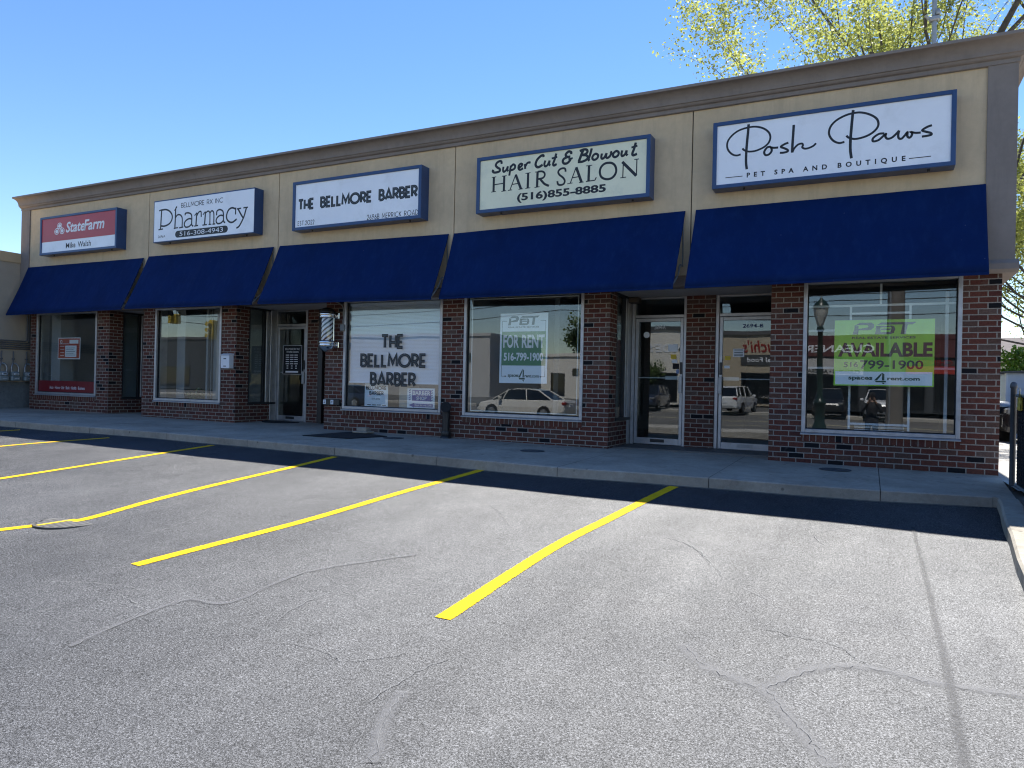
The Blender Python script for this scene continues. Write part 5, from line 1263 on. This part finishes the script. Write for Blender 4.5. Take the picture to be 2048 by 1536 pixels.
def car(name, label, x, y, z, rot, paint, kind='sedan', group=None):
    """car with its nose along local +X"""
    c = thing(name, label, 'car', (0, 0, 0), group)
    suv = kind == 'suv'
    L = 2.35 if suv else 2.42; hw = .93; belt = 1.02 if suv else .93; top_ = 1.70 if suv else 1.44; ride = .24 if suv else .18
    hood = 1.02 if suv else .86
    st = [(-L, .66, .45, belt - .12), (-L + .06, .80, .30, belt), (-L + .5, .90, ride, belt + .02), (-1.2, hw, ride, belt + .01), (0, hw, ride, belt), (.85, hw, ride, belt - .01), (1.35, .91, ride, hood + .03), (L - .35, .88, ride + .02, hood - .08), (L - .08, .76, .30, hood - .22), (L, .62, .42, hood - .36)]
    b = MB(); v = []
    for (sx, w_, z0, z1) in st:
        m0 = z0 + (z1 - z0) * .55
        v += [(sx, -w_ * .93, z0), (sx, -w_, z0 + .12), (sx, -w_, m0), (sx, -w_ * .95, z1 - .05), (sx, -w_ * .86, z1), (sx, w_ * .86, z1), (sx, w_ * .95, z1 - .05), (sx, w_, m0), (sx, w_, z0 + .12), (sx, w_ * .93, z0)]
    f = [(i * 10 + k, (i + 1) * 10 + k, (i + 1) * 10 + (k + 1) % 10, i * 10 + (k + 1) % 10) for i in range(len(st) - 1) for k in range(10)]
    b.add(v, [tuple(reversed(q)) for q in f] + [tuple(range(10)), tuple(range(len(v) - 1, len(v) - 11, -1))], smooth=False)
    body = b.build('body', paint, c, Vector((0, 0, 0)))
    if suv: gh = [(-L + .18, belt - .02), (-L + .38, top_ - .12), (-1.5, top_ - .01), (.1, top_), (.5, top_ - .05), (1.25, belt - .02)]
    else: gh = [(-1.75, belt - .01), (-1.0, top_ - .08), (-.5, top_), (.15, top_), (.55, top_ - .06), (1.4, belt - .04)]
    def loft(gh, wb, wt, za, zb):
        v = []
        for gx, gz in gh:
            q = (gz - belt) / (top_ - belt); w_ = wb + (wt - wb) * max(0, q)
            v += [(gx, -w_, gz), (gx, w_, gz)]
        return v
    g_ = MB(); v = []
    for gx, gz in gh:
        q = max(0, (gz - belt) / (top_ - belt)); w_ = .82 + (.60 - .82) * q
        v += [(gx, -.83, belt - .03), (gx, -w_, gz), (gx, w_, gz), (gx, .83, belt - .03)]
    f = [(i * 4 + k, (i + 1) * 4 + k, (i + 1) * 4 + k + 1, i * 4 + k + 1) for i in range(len(gh) - 1) for k in range(3)]
    g_.add(v, [tuple(reversed(q)) for q in f])
    g_.build('windows', CARGLASS, c, Vector((0, 0, 0)))
    r_ = MB(); rt = gh[1:-1]; v = []
    for gx, gz in rt: v += [(gx, -.63, gz - .02), (gx, -.58, gz + .016), (gx, .58, gz + .016), (gx, .63, gz - .02)]
    r_.add(v, [tuple(reversed((i * 4 + k, (i + 1) * 4 + k, (i + 1) * 4 + k + 1, i * 4 + k + 1))) for i in range(len(rt) - 1) for k in range(3)])
    for gx in ((-.35, .62) if not suv else (-.35, -1.35, .55)):
        for s_ in (-1, 1): r_.tube([(gx - (.12 if gx < 0 else -.2), s_ * .84, belt), (gx, s_ * .63, top_ - .03)], .03, 6)
    for s_ in (-1, 1):
        r_.tube([(gh[-1][0], s_ * .82, belt - .02), (gh[-2][0], s_ * .635, gh[-2][1])], .03, 6); r_.tube([(gh[0][0], s_ * .82, belt), (gh[1][0], s_ * .64, gh[1][1])], .04, 6)
    r_.build('roof', paint, c, Vector((0, 0, 0)))
    for wx in (-1.38, 1.42):
        for s_ in (-1, 1):
            t_ = MB(); pts = []
            ring = [(.20, .12), (.33, .115), (.34, .06), (.34, -.10), (.30, -.12)]
            v = []
            for r0, dy in ring:
                for k in range(20): v.append((wx + r0 * math.cos(k * math.pi / 10), s_ * (.84 + dy), .34 + r0 * math.sin(k * math.pi / 10)))
            t_.add(v, [(i * 20 + k, i * 20 + (k + 1) % 20, (i + 1) * 20 + (k + 1) % 20, (i + 1) * 20 + k) for i in range(4) for k in range(20)])
            w_ = t_.build('wheel', BLACKRUB, c, Vector((0, 0, 0)))
            q_ = MB(); q_.add([(wx + .22 * math.cos(k * math.pi / 10), s_ * .95, .34 + .22 * math.sin(k * math.pi / 10)) for k in range(20)], [tuple(range(20))]); q_.build('rim', GALV, w_, Vector((0, 0, 0)))
    for s_ in (-1, 1):
        h_ = MB(); h_.bbox(L - .22, L - .03, s_ * .68 - .16, s_ * .68 + .16, hood - .30, hood - .16, .03); h_.build('headlight', CARLAMP, c, Vector((0, 0, 0)))
        h_ = MB(); h_.bbox(-L - .01, -L + .18, s_ * .68 - .14, s_ * .68 + .14, belt - .22, belt - .08, .03); h_.build('tail_light', CARTAIL, c, Vector((0, 0, 0)))
        h_ = MB(); h_.bbox(.85, 1.02, s_ * 1.0 - .09, s_ * 1.0 + .09, belt - .02, belt + .13, .03); h_.build('mirror', paint, c, Vector((0, 0, 0)))
    h_ = MB(); h_.bbox(L - .06, L + .02, -.45, .45, .42, hood - .30, .02); h_.build('grille', BLACKRUB, c, Vector((0, 0, 0)))
    h_ = MB(); h_.box(-L - .02, -L + .02, -.26, .26, .62, .74); h_.build('number_plate', MAILW, c, Vector((0, 0, 0)))
    c.location = (x, y, z); c.rotation_euler = (0, 0, rot)
    return c
CARGLASS = M('car_glass', (.01, .012, .014), .05, .05, spec=.8)
CARLAMP = M('headlamp_lens', (.16, .165, .17), .15, .05)
CARTAIL = M('tail_lamp_lens', (.25, .01, .01), .2)
def carpaint(n, c): 
    m = M(n, c, .3, .03, 2, spec=.6); m.node_tree.nodes['Principled BSDF'].inputs['Coat Weight'].default_value = .7; return m
P_BLACK = carpaint('black_car_paint', (.012, .012, .014)); P_CREAM = carpaint('pearl_car_paint', (.62, .60, .55)); P_WHITE = carpaint('white_car_paint', (.7, .7, .7)); P_BLUE = carpaint('dark_blue_car_paint', (.02, .03, .06))
car('parked_car', 'dark car nosing out behind the black mesh gate', 5.15, 9.9, -.08, math.pi + .05, P_BLACK, 'suv')

# ------------------------------------------------------------------ trees, shrub, mast
def leafmat(name, col, trans=.5):
    m, t, b = newmat(name)
    out = t.nodes['Material Output']
    n = noise(t, 1.1, 3); n2 = noise(t, 14, 2)
    lo = tuple(c * .6 for c in col); hi = (min(1, col[0] * 1.35), min(1, col[1] * 1.3), col[2] * 1.3)
    c = mix(t, .5, ramp(t, n.outputs[0], [(.35, lo), (.65, hi)]).outputs[0], ramp(t, n2.outputs[0], [(.3, lo), (.7, hi)]).outputs[0])
    t.links.new(c, b.inputs['Base Color']); b.inputs['Roughness'].default_value = .5
    tl = t.nodes.new('ShaderNodeBsdfTranslucent'); t.links.new(c, tl.inputs[0])
    ms = t.nodes.new('ShaderNodeMixShader'); ms.inputs[0].default_value = trans
    t.links.new(b.outputs[0], ms.inputs[1]); t.links.new(tl.outputs[0], ms.inputs[2]); t.links.new(ms.outputs[0], out.inputs[0])
    return m
SPRING = leafmat('young_maple_leaf', (.36, .395, .105), .6)
BUSH = leafmat('bright_shrub_leaf', (.22, .34, .04), .5)
DULL = leafmat('mid_green_leaf', (.10, .16, .04), .4)
BARK = M('grey_brown_bark', (.085, .072, .06), .9, .3, 6, .6, 30)
def tree(name, label, base, height, seed, limbs, leafm, nleaf, lsize, spread=.55, group=None, stem=.34):
    rr = random.Random(seed)
    t = thing(name, label, 'tree', base, group)
    wood = MB(); leaf = MB(); tips = []
    bx, by, bz = base
    def grow(p, d, L, r, depth):
        n = 5 if depth < 2 else 4
        pts = [p.copy()]; rs = [r]
        q = p.copy(); dd = d.copy()
        for i in range(n):
            dd = (dd + Vector((rr.gauss(0, .10), rr.gauss(0, .10), rr.gauss(0.03, .06))) * (1 if depth else .4)).normalized()
            q = q + dd * (L / n); pts.append(q.copy()); rs.append(r * (1 - .55 * (i + 1) / n))
        wood.tube(pts, rs, 7 if depth < 2 else 5)
        if depth >= 2:
            for k in range(1, len(pts)): tips.append((pts[k], dd, depth))
        if depth < 4:
            m = (3 if depth < 3 else 3)
            for k in range(m):
                i = rr.randint(2, n)
                ax = Vector((rr.gauss(0, 1), rr.gauss(0, 1), rr.gauss(0, .5))).normalized()
                nd = (dd + ax * spread * (1.0 + .25 * rr.random()) + Vector((0, 0, .12))).normalized()
                grow(pts[i], nd, L * rr.uniform(.5, .72), rs[i] * rr.uniform(.5, .7), depth + 1)
    th = stem * height
    wood.tube([(bx, by, bz - .2), (bx + .03, by, bz + th * .5), (bx, by, bz + th)], [height * .022, height * .018, height * .016], 10)
    for (lx, ly, lz, L, r) in limbs:
        grow(Vector((bx, by, bz + th * .93)), Vector((lx, ly, lz)).normalized(), L, r, 1)
    o = wood.build('trunk', BARK, t)
    for k in range(nleaf):
        p, d, dep = tips[rr.randrange(len(tips))]
        c = p + Vector((rr.gauss(0, .22), rr.gauss(0, .22), rr.gauss(0, .20)))
        s = lsize * rr.uniform(.6, 1.3)
        for q in range(2):
            a = Vector((rr.gauss(0, 1), rr.gauss(0, 1), rr.gauss(0, .7))).normalized(); b = a.orthogonal().normalized()
            b = (Matrix.Rotation(rr.random() * 6.28, 3, a) @ b)
            cc = c + Vector((rr.gauss(0, s), rr.gauss(0, s), rr.gauss(0, s))) * .7
            leaf.add([cc - a * s * .5, cc + b * s * .36 - a * s * .05, cc + a * s * .55, cc - b * s * .36 - a * s * .05], [(0, 1, 2, 3)])
    leaf.build('crown', leafm, t)
    return t
tree('maple_tree', 'tall maple with sparse young yellow-green leaves rising behind the roof', (2.0, 16, 0), 17, 11,
     [(-.64, -.05, .78, 6.0, .13), (-.50, .1, .88, 6.6, .15), (-.42, -.2, .92, 7.6, .14), (-.25, .25, .95, 8.0, .18), (.02, -.15, 1.0, 8.5, .2), (.30, .1, .95, 8.0, .18), (.55, -.1, .75, 7.0, .15), (.1, .4, .9, 7.5, .15), (-.15, -.35, .85, 7.0, .14), (-.62, -.3, .66, 6.4, .11)], SPRING, 26000, .105)
tree('young_tree', 'thin leafy tree standing past the right end of the shops', (6.9, 20, 0), 11, 5,
     [(-.45, -.1, .9, 5.2, .07), (.35, .1, .9, 5.0, .08), (-.2, -.2, 1, 5.4, .08), (-.8, .1, .45, 5.2, .055), (-.4, -.4, .5, 4.6, .055), (-.9, -.3, .1, 4.6, .05), (-.7, 0, .75, 5.2, .06), (-.9, .2, .25, 4.8, .05), (-.8, -.2, .6, 5.0, .055)], SPRING, 36000, .10, stem=.26)
sb = thing('shrub', 'bright green shrub above the white shed', 'shrub', (4.2, 16.2, 0))
m_ = MB(); rr = random.Random(9)
for k in range(3600):
    u = rr.random() * 6.28; h = rr.random(); r0 = (1.15 - .5 * h) * math.sqrt(rr.random()) + .1 * rr.gauss(0, 1)
    c = Vector((4.35 + r0 * math.cos(u) * (1 + .2 * math.sin(3 * u)), 16.2 + r0 * math.sin(u) * .8, .5 + h * 2.05 + .12 * math.sin(5 * u)))
    a = Vector((rr.gauss(0, 1), rr.gauss(0, 1), rr.gauss(0, 1))).normalized() * .07; b = a.orthogonal().normalized() * .045
    m_.add([c - a, c + b, c + a, c - b], [(0, 1, 2, 3)])
m_.build('foliage', BUSH, sb)
m_ = MB()
for k in range(7): m_.tube([(4.35, 16.2, -.05), (4.35 + math.cos(k) * .3, 16.2 + math.sin(k) * .3, .8), (4.35 + math.cos(k) * .6, 16.2 + math.sin(k) * .6, 1.7)], [.04, .03, .015], 6)
m_.build('stems', BARK, sb)
ms_ = thing('utility_mast', 'slim grey metal mast with a clamp rising behind the parapet', 'mast', (1.43, 12, 0))
m_ = MB(); m_.tube([(1.45, 12.0, 5.5), (1.42, 12.0, 16)], .065, 10); m_.build('pole', GALV, ms_)
m_ = MB(); m_.bbox(1.30, 1.56, 11.88, 12.1, 11.58, 11.72, .03); m_.tube([(1.30, 11.95, 11.65), (1.2, 11.9, 11.75)], .04, 8); m_.lathe(1.52, 11.9, [(.05, 11.72), (.07, 11.8), (.03, 11.88)], 10); m_.build('clamp', GALV, ms_)
hs = thing('house', 'house with a dark shingled roof far behind the shed', 'house', (9, 30, 0))
m_ = MB(); m_.box(5.5, 16, 30, 38, -.1, 2.9); m_.build('wall', M('house_siding', (.45, .42, .38), .7), hs)
m_ = MB(); m_.hexa([(5.0, 29.4, 2.85), (16.5, 29.4, 2.85), (16.5, 38.6, 2.85), (5.0, 38.6, 2.85)], [(6.0, 33, 4.1), (15.5, 33, 4.1), (15.5, 35, 4.1), (6.0, 35, 4.1)]); m_.build('roof', M('brown_shingle', (.10, .085, .08), .9, .25, 7, .5, 30), hs)
# ------------------------------------------------------------------ across the street, behind the viewer (mirrored in the shop windows)
def block(name, label, x0, x1, y0, h, wall, wins=(), band=None, depth=12, zb=-.1, cat='building'):
    b = thing(name, label, cat, ((x0 + x1) / 2, y0, zb))
    m_ = MB(); m_.box(x0, x1, y0 - depth, y0, zb, h); m_.build('wall', wall, b)
    m_ = MB(); m_.box(x0 - .12, x1 + .12, y0 - depth - .1, y0 + .12, h, h + .3); m_.build('parapet', band or wall, b)
    for (a, c, z0, z1) in wins:
        m_ = MB(); m_.box(a, c, y0 - .05, y0 + .03, z0, z1); w_ = m_.build('window', ALUDARK, b)
        m_ = MB(); m_.box(a + .08, c - .08, y0 + .031, y0 + .04, z0 + .08, z1 - .08); m_.build('pane', CARGLASS, w_)
    return b
RENDB = M('beige_render', (.46, .45, .44), .9, .06, .4); RENDW = M('white_render', (.66, .63, .57), .9, .05, .4); RENDT = M('tan_render', (.42, .36, .27), .9, .06, .4); SLATE = M('dark_slate_front', (.05, .055, .06), .7, .1); MAROON = M('maroon_fascia', (.10, .03, .032), .7, .1); GREYB = M('grey_fascia', (.10, .10, .105), .8, .1)  # even wall colours of the buildings across the street
block('store', 'beige block with a dark sign panel across the street', -52, -33, -50, 5.9, RENDB, [(-36.2, -35.2, 3.3, 4.2)], RENDB)
block('store', 'low white building with a small window across the street', -28.5, -19.8, -52, 4.0, RENDW, [(-25.2, -24.6, 2.2, 2.9), (-27.5, -26, .2, 2.4)], RENDW)
b1 = block('store', 'white fronted building with raised letters across the street', -19.5, -12.2, -42, 5.7, RENDW, [(-16.4, -13.4, .1, 2.4)], SLATE, depth=16)
m_ = MB(); text(m_, "MOE'S", -(-13.2), -(-15.9), 4.25, 4.85, lambda u, w_, d: (u, 0, 0), d=0) if False else text(m_, "MOE'S", 13.1, 15.8, 4.0, 4.65, BACK(-41.97), bold=.03); m_.build('lettering', MAILW, b1)
b2 = block('store', 'tan building with a red cursive sign across the street', -12.0, -5.2, -46, 5.6, RENDT, [(-9.3, -6.0, .1, 2.6)], GREYB, depth=14)
m_ = MB(); text(m_, "Cuchi's", 6.1, 9.2, 4.2, 5.2, BACK(-45.97), bold=.01, shear=.2); m_.build('lettering', CARTAIL, b2)
m_ = MB(); m_.box(-9.3, -6.0, -46, -45.95, 3.2, 4.0); m_.build('sign_board', SLATE, b2)
m_ = MB(); text(m_, 'Halal Food', 6.3, 8.8, 3.45, 3.8, BACK(-45.94), bold=.02); m_.build('board_lettering', MAILW, b2)
b3 = block('store', 'maroon fronted row of shops with a cleaners sign across the street', -4.8, 16, -41, 4.6, SLATE, [(-4.4, -.6, .0, 2.3), (-.2, 3.2, .0, 2.3), (3.6, 7, .0, 2.3)], MAROON, depth=14)
m_ = MB(); m_.box(-4.8, 16, -41.0, -40.9, 3.5, 4.6); m_.build('fascia', MAROON, b3)
m_ = MB(); text(m_, 'CLEANERS', -.2, 4.4, 3.75, 4.25, BACK(-40.88), bold=.02); m_.build('lettering', MAILW, b3)
m_ = MB(); m_.box(-4.8, -.4, -41.0, -40.92, 2.35, 3.35); m_.build('sign_board', RENDB, b3)
m_ = MB(); text(m_, 'CLEANING \u2022 ALTERATIONS', .6, 4.7, 2.42, 2.68, BACK(-40.90), bold=.02); m_.build('board_lettering', INK, b3)
m_ = MB(); text(m_, 'CHINESE', -4.6, -2.6, 3.0, 3.35, BACK(-40.88), bold=.02); m_.build('neon_lettering', CARTAIL, b3)
m_ = MB(); m_.box(2.0, 8.2, -41.0, -40.93, 2.4, 2.95); m_.build('red_board', M('red_board_paint', (.35, .03, .02), .6), b3)
block('store', 'long dark fronted block with signs across the street', -95, -56, -46, 5.6, SLATE, [(-80, -70, .2, 2.6), (-66, -60, .2, 2.6)], GREYB)
# street lamp
lp = thing('street_lamp', 'dark green ornamental street lamp across the car park', 'street lamp', (-1.86, -20.9, -.5))
x, y = -1.86, -20.9
LG = M('dark_green_iron', (.012, .03, .024), .35, .1)
m_ = MB(); m_.lathe(x, y, [(.26, -.5), (.26, -.3), (.20, -.2), (.19, .55), (.24, .6), (.24, .7), (.15, .78), (.12, .9), (.10, 3.6), (.16, 3.65), (.11, 3.8)], 14); m_.build('post', LG, lp)
m_ = MB(); m_.lathe(x, y, [(.10, 3.82), (.14, 3.9), (.28, 4.35), (.30, 4.55)], 14); m_.build('globe', M('lamp_glass', (.55, .55, .5), .2), lp)
m_ = MB(); m_.lathe(x, y, [(.34, 4.55), (.34, 4.6), (.22, 4.8), (.05, 4.95), (.03, 5.1), (0, 5.12)], 14); m_.build('cap', LG, lp)
up = thing('utility_pole', 'thick weathered utility pole beside the street', 'utility pole', (.70, -14.6, -.5))
m_ = MB(); m_.lathe(.70, -14.6, [(.26, -.6), (.24, 4), (.19, 10.5)], 14); m_.build('pole', M('weathered_pole_wood', (.16, .145, .13), .9, .2, 5, .5, 20), up)
m_ = MB(); m_.tube([(.55, -14.4, -.5), (.53, -14.4, 9)], .035, 8); m_.bbox(-.4, 1.8, -14.5, -14.4, 9.6, 9.75, .01); m_.build('cross_arm', GALV, up)
wr = thing('overhead_wires', 'bundle of black overhead wires along the street', 'wires', (0, -14.6, 8))
for yy, zz_, sg in ((-14.6, 9.8, .5), (-14.3, 8.6, .6), (-27, 9.5, .7), (-27, 8.8, .8), (-27.2, 7.7, .6), (-36, 8.4, .7), (-36, 7.2, .6), (-36.2, 6.6, .9), (-33, 7.6, 1.0)):
    m_ = MB()
    pts = []
    for k in range(41):
        xx = -100 + k * 4; s = ((xx + 100) % 40) / 40
        pts.append((xx, yy, zz_ - sg * 4 * s * (1 - s)))
    m_.tube(pts, .028, 5); m_.build('wire', BLACKRUB, wr)
sg_ = thing('traffic_signal', 'yellow traffic signal on a steel pole at the corner', 'traffic signal', (-36.1, -20, -.5))
m_ = MB(); m_.lathe(-36.0, -20.2, [(.14, -.5), (.10, 7)], 12); m_.build('pole', GALV, sg_)
YS = M('signal_yellow', (.42, .30, .03), .5); 
for dx, z0, hh in ((-.2, 3.5, 1.2), (-3.6, 4.55, .6)):
    m_ = MB(); m_.bbox(-36 + dx - .28, -36 + dx + .1, -20.2, -19.8, z0, z0 + hh, .03)
    for k in range(3): m_.tube([(-36 + dx - .09, -19.8, z0 + hh * (.2 + .3 * k)), (-36 + dx - .09, -19.5, z0 + hh * (.2 + .3 * k))], .13, 12)
    m_.build('signal_head', YS, sg_)
m_ = MB(); m_.tube([(-36, -20.2, 6.6), (-41, -20, 6.0)], .06, 8); m_.tube([(-39.7, -20, 6.1), (-39.7, -20, 5.1)], .03, 6); m_.build('mast_arm', GALV, sg_)
car('parked_car', 'pearl white sedan parked along the street', -15.35, -21.0, -.53, math.pi, P_CREAM, 'sedan', 'cars across the car park')
car('parked_car', 'white estate car parked nose in across the street', -8.3, -43.0 + 5.5, -.35, -math.pi / 2 + .15, P_WHITE, 'suv', 'cars across the car park')
car('parked_car', 'black estate car parked across the street by the cleaners', -2.2, -37.0, -.35, math.pi / 2, P_BLACK, 'suv', 'cars across the car park')
car('parked_car', 'pale pick-up sized car parked across the street beside the utility pole', .6, -36.6, -.35, math.pi / 2, P_WHITE, 'suv', 'cars across the car park')
car('parked_car', 'dark blue estate car parked before the white fronted building', -14.4, -38.2, -.35, math.pi / 2, P_BLUE, 'suv', 'cars across the car park')
car('parked_car', 'dark sedan passing along the street at left', -29.5, -24.5, -.53, math.pi, P_BLUE, 'sedan', 'cars across the car park')
tree('street_tree', 'dark green tree behind the low white building across the street', (-27, -64, 0), 8, 21, [(-.4, 0, .9, 3, .1), (.4, 0, .9, 3, .1), (0, .3, 1, 3.2, .1), (0, -.4, .7, 3, .1)], DULL, 2600, .3, group=None)
tree('street_tree', 'bushy conifer coloured tree in front of the white fronted building across the street', (-16.6, -41, -.2), 4.2, 23, [(-.4, 0, .9, 1.6, .06), (.4, 0, .9, 1.6, .06), (0, .3, 1, 1.8, .06), (0, .4, .5, 1.5, .06)], DULL, 1800, .2, stem=.2)
# the person taking the picture
def person():
    p = thing('person', 'person in dark clothes holding up a phone in both hands', 'person', (.06, -11.75, groundz(0, -11.75)))
    z0 = lotz(0, -11.75); P0 = Vector((.06, -11.75, z0))
    V = {}
    me = bpy.data.meshes.new('body'); 
    pts = [('pel', 0, 0, .95, .15, .11), ('waist', 0, 0, 1.10, .14, .10), ('chest', 0, .0, 1.30, .17, .115), ('neckb', 0, 0, 1.46, .075, .07), ('neck', 0, .01, 1.53, .058, .058), ('head', 0, .03, 1.63, .082, .098), ('crown', 0, .02, 1.72, .06, .07)]
    edges = [('pel', 'waist'), ('waist', 'chest'), ('chest', 'neckb'), ('neckb', 'neck'), ('neck', 'head'), ('head', 'crown')]
    for s_, n in ((-1, 'L'), (1, 'R')):
        pts += [('sh' + n, s_ * .19, 0, 1.42, .062, .062), ('el' + n, s_ * .25, .10, 1.18, .045, .045), ('wr' + n, s_ * .07, .32, 1.50, .03, .034), ('ha' + n, s_ * .055, .345, 1.57, .022, .04), ('hip' + n, s_ * .10, 0, .88, .095, .095), ('kn' + n, s_ * .11, .02, .50, .062, .062), ('an' + n, s_ * .12, -.02, .10, .042, .045), ('to' + n, s_ * .14, .14, .045, .042, .032)]
        edges += [('chest', 'sh' + n), ('sh' + n, 'el' + n), ('el' + n, 'wr' + n), ('wr' + n, 'ha' + n), ('pel', 'hip' + n), ('hip' + n, 'kn' + n), ('kn' + n, 'an' + n), ('an' + n, 'to' + n)]
        for k in range(4):
            pts += [('f%d%s' % (k, n), s_ * (.062 - .006 * k), .37, 1.60 - k * .018, .009, .009), ('g%d%s' % (k, n), s_ * (.035), .385, 1.605 - k * .018, .008, .008)]
            edges += [('ha' + n, 'f%d%s' % (k, n)), ('f%d%s' % (k, n), 'g%d%s' % (k, n))]
        pts += [('t' + n, s_ * .04, .335, 1.60, .010, .010)]; edges += [('ha' + n, 't' + n)]
    idx = {q[0]: i for i, q in enumerate(pts)}
    me.from_pydata([Vector((q[1], q[2], q[3])) for q in pts], [(idx[a], idx[b]) for a, b in edges], [])
    o = bpy.data.objects.new('body', me); COL.objects.link(o)
    sk = o.modifiers.new('s', 'SKIN'); sk.use_smooth_shade = True
    for i, q in enumerate(pts):
        me.skin_vertices[0].data[i].radius = (q[4], q[5]); me.skin_vertices[0].data[i].use_root = (i == 0)
    ss = o.modifiers.new('u', 'SUBSURF'); ss.levels = 1; ss.render_levels = 1
    m2 = bpy.data.meshes.new_from_object(o.evaluated_get(bpy.context.evaluated_depsgraph_get()))
    bpy.data.objects.remove(o)
    m2.materials.clear()
    for mm in (M('dark_jacket', (.02, .02, .025), .8), M('skin_tone', (.42, .25, .18), .55), M('dark_trousers', (.025, .028, .04), .8), BLACKRUB): m2.materials.append(mm)
    for f in m2.polygons:
        c = f.center
        f.material_index = 1 if (c.z > 1.50 and abs(c.x) < .12 and c.y < .2) or (c.y > .30) else (3 if c.z < .11 else (2 if c.z < .98 else 0))
        f.use_smooth = True
    b = bpy.data.objects.new('body', m2); COL.objects.link(b); b.parent = p
    hr = MB(); hr.lathe(0, .005, [(.088, 1.60), (.098, 1.66), (.090, 1.72), (.06, 1.755), (0, 1.765)], 16)
    h = hr.build('hair', BLACKRUB, p, Vector((0, 0, 0)))
    fc = MB()
    for s_ in (-1, 1): fc.bbox(s_ * .032 - .012, s_ * .032 + .012, .108, .122, 1.635, 1.648, .003)
    fc.build('eyes', INK, p, Vector((0, 0, 0)))
    p.location = P0
    ph = MB(); ph.bbox(-.037, .037, .365, .373, 1.545, 1.70, .003)
    pb_ = thing('phone', 'slim black phone held in front of the photographer', 'phone', P0)
    ph.build('case', BLACKMETAL, pb_, Vector((0, 0, 0)))
    pb_.location = P0
person()
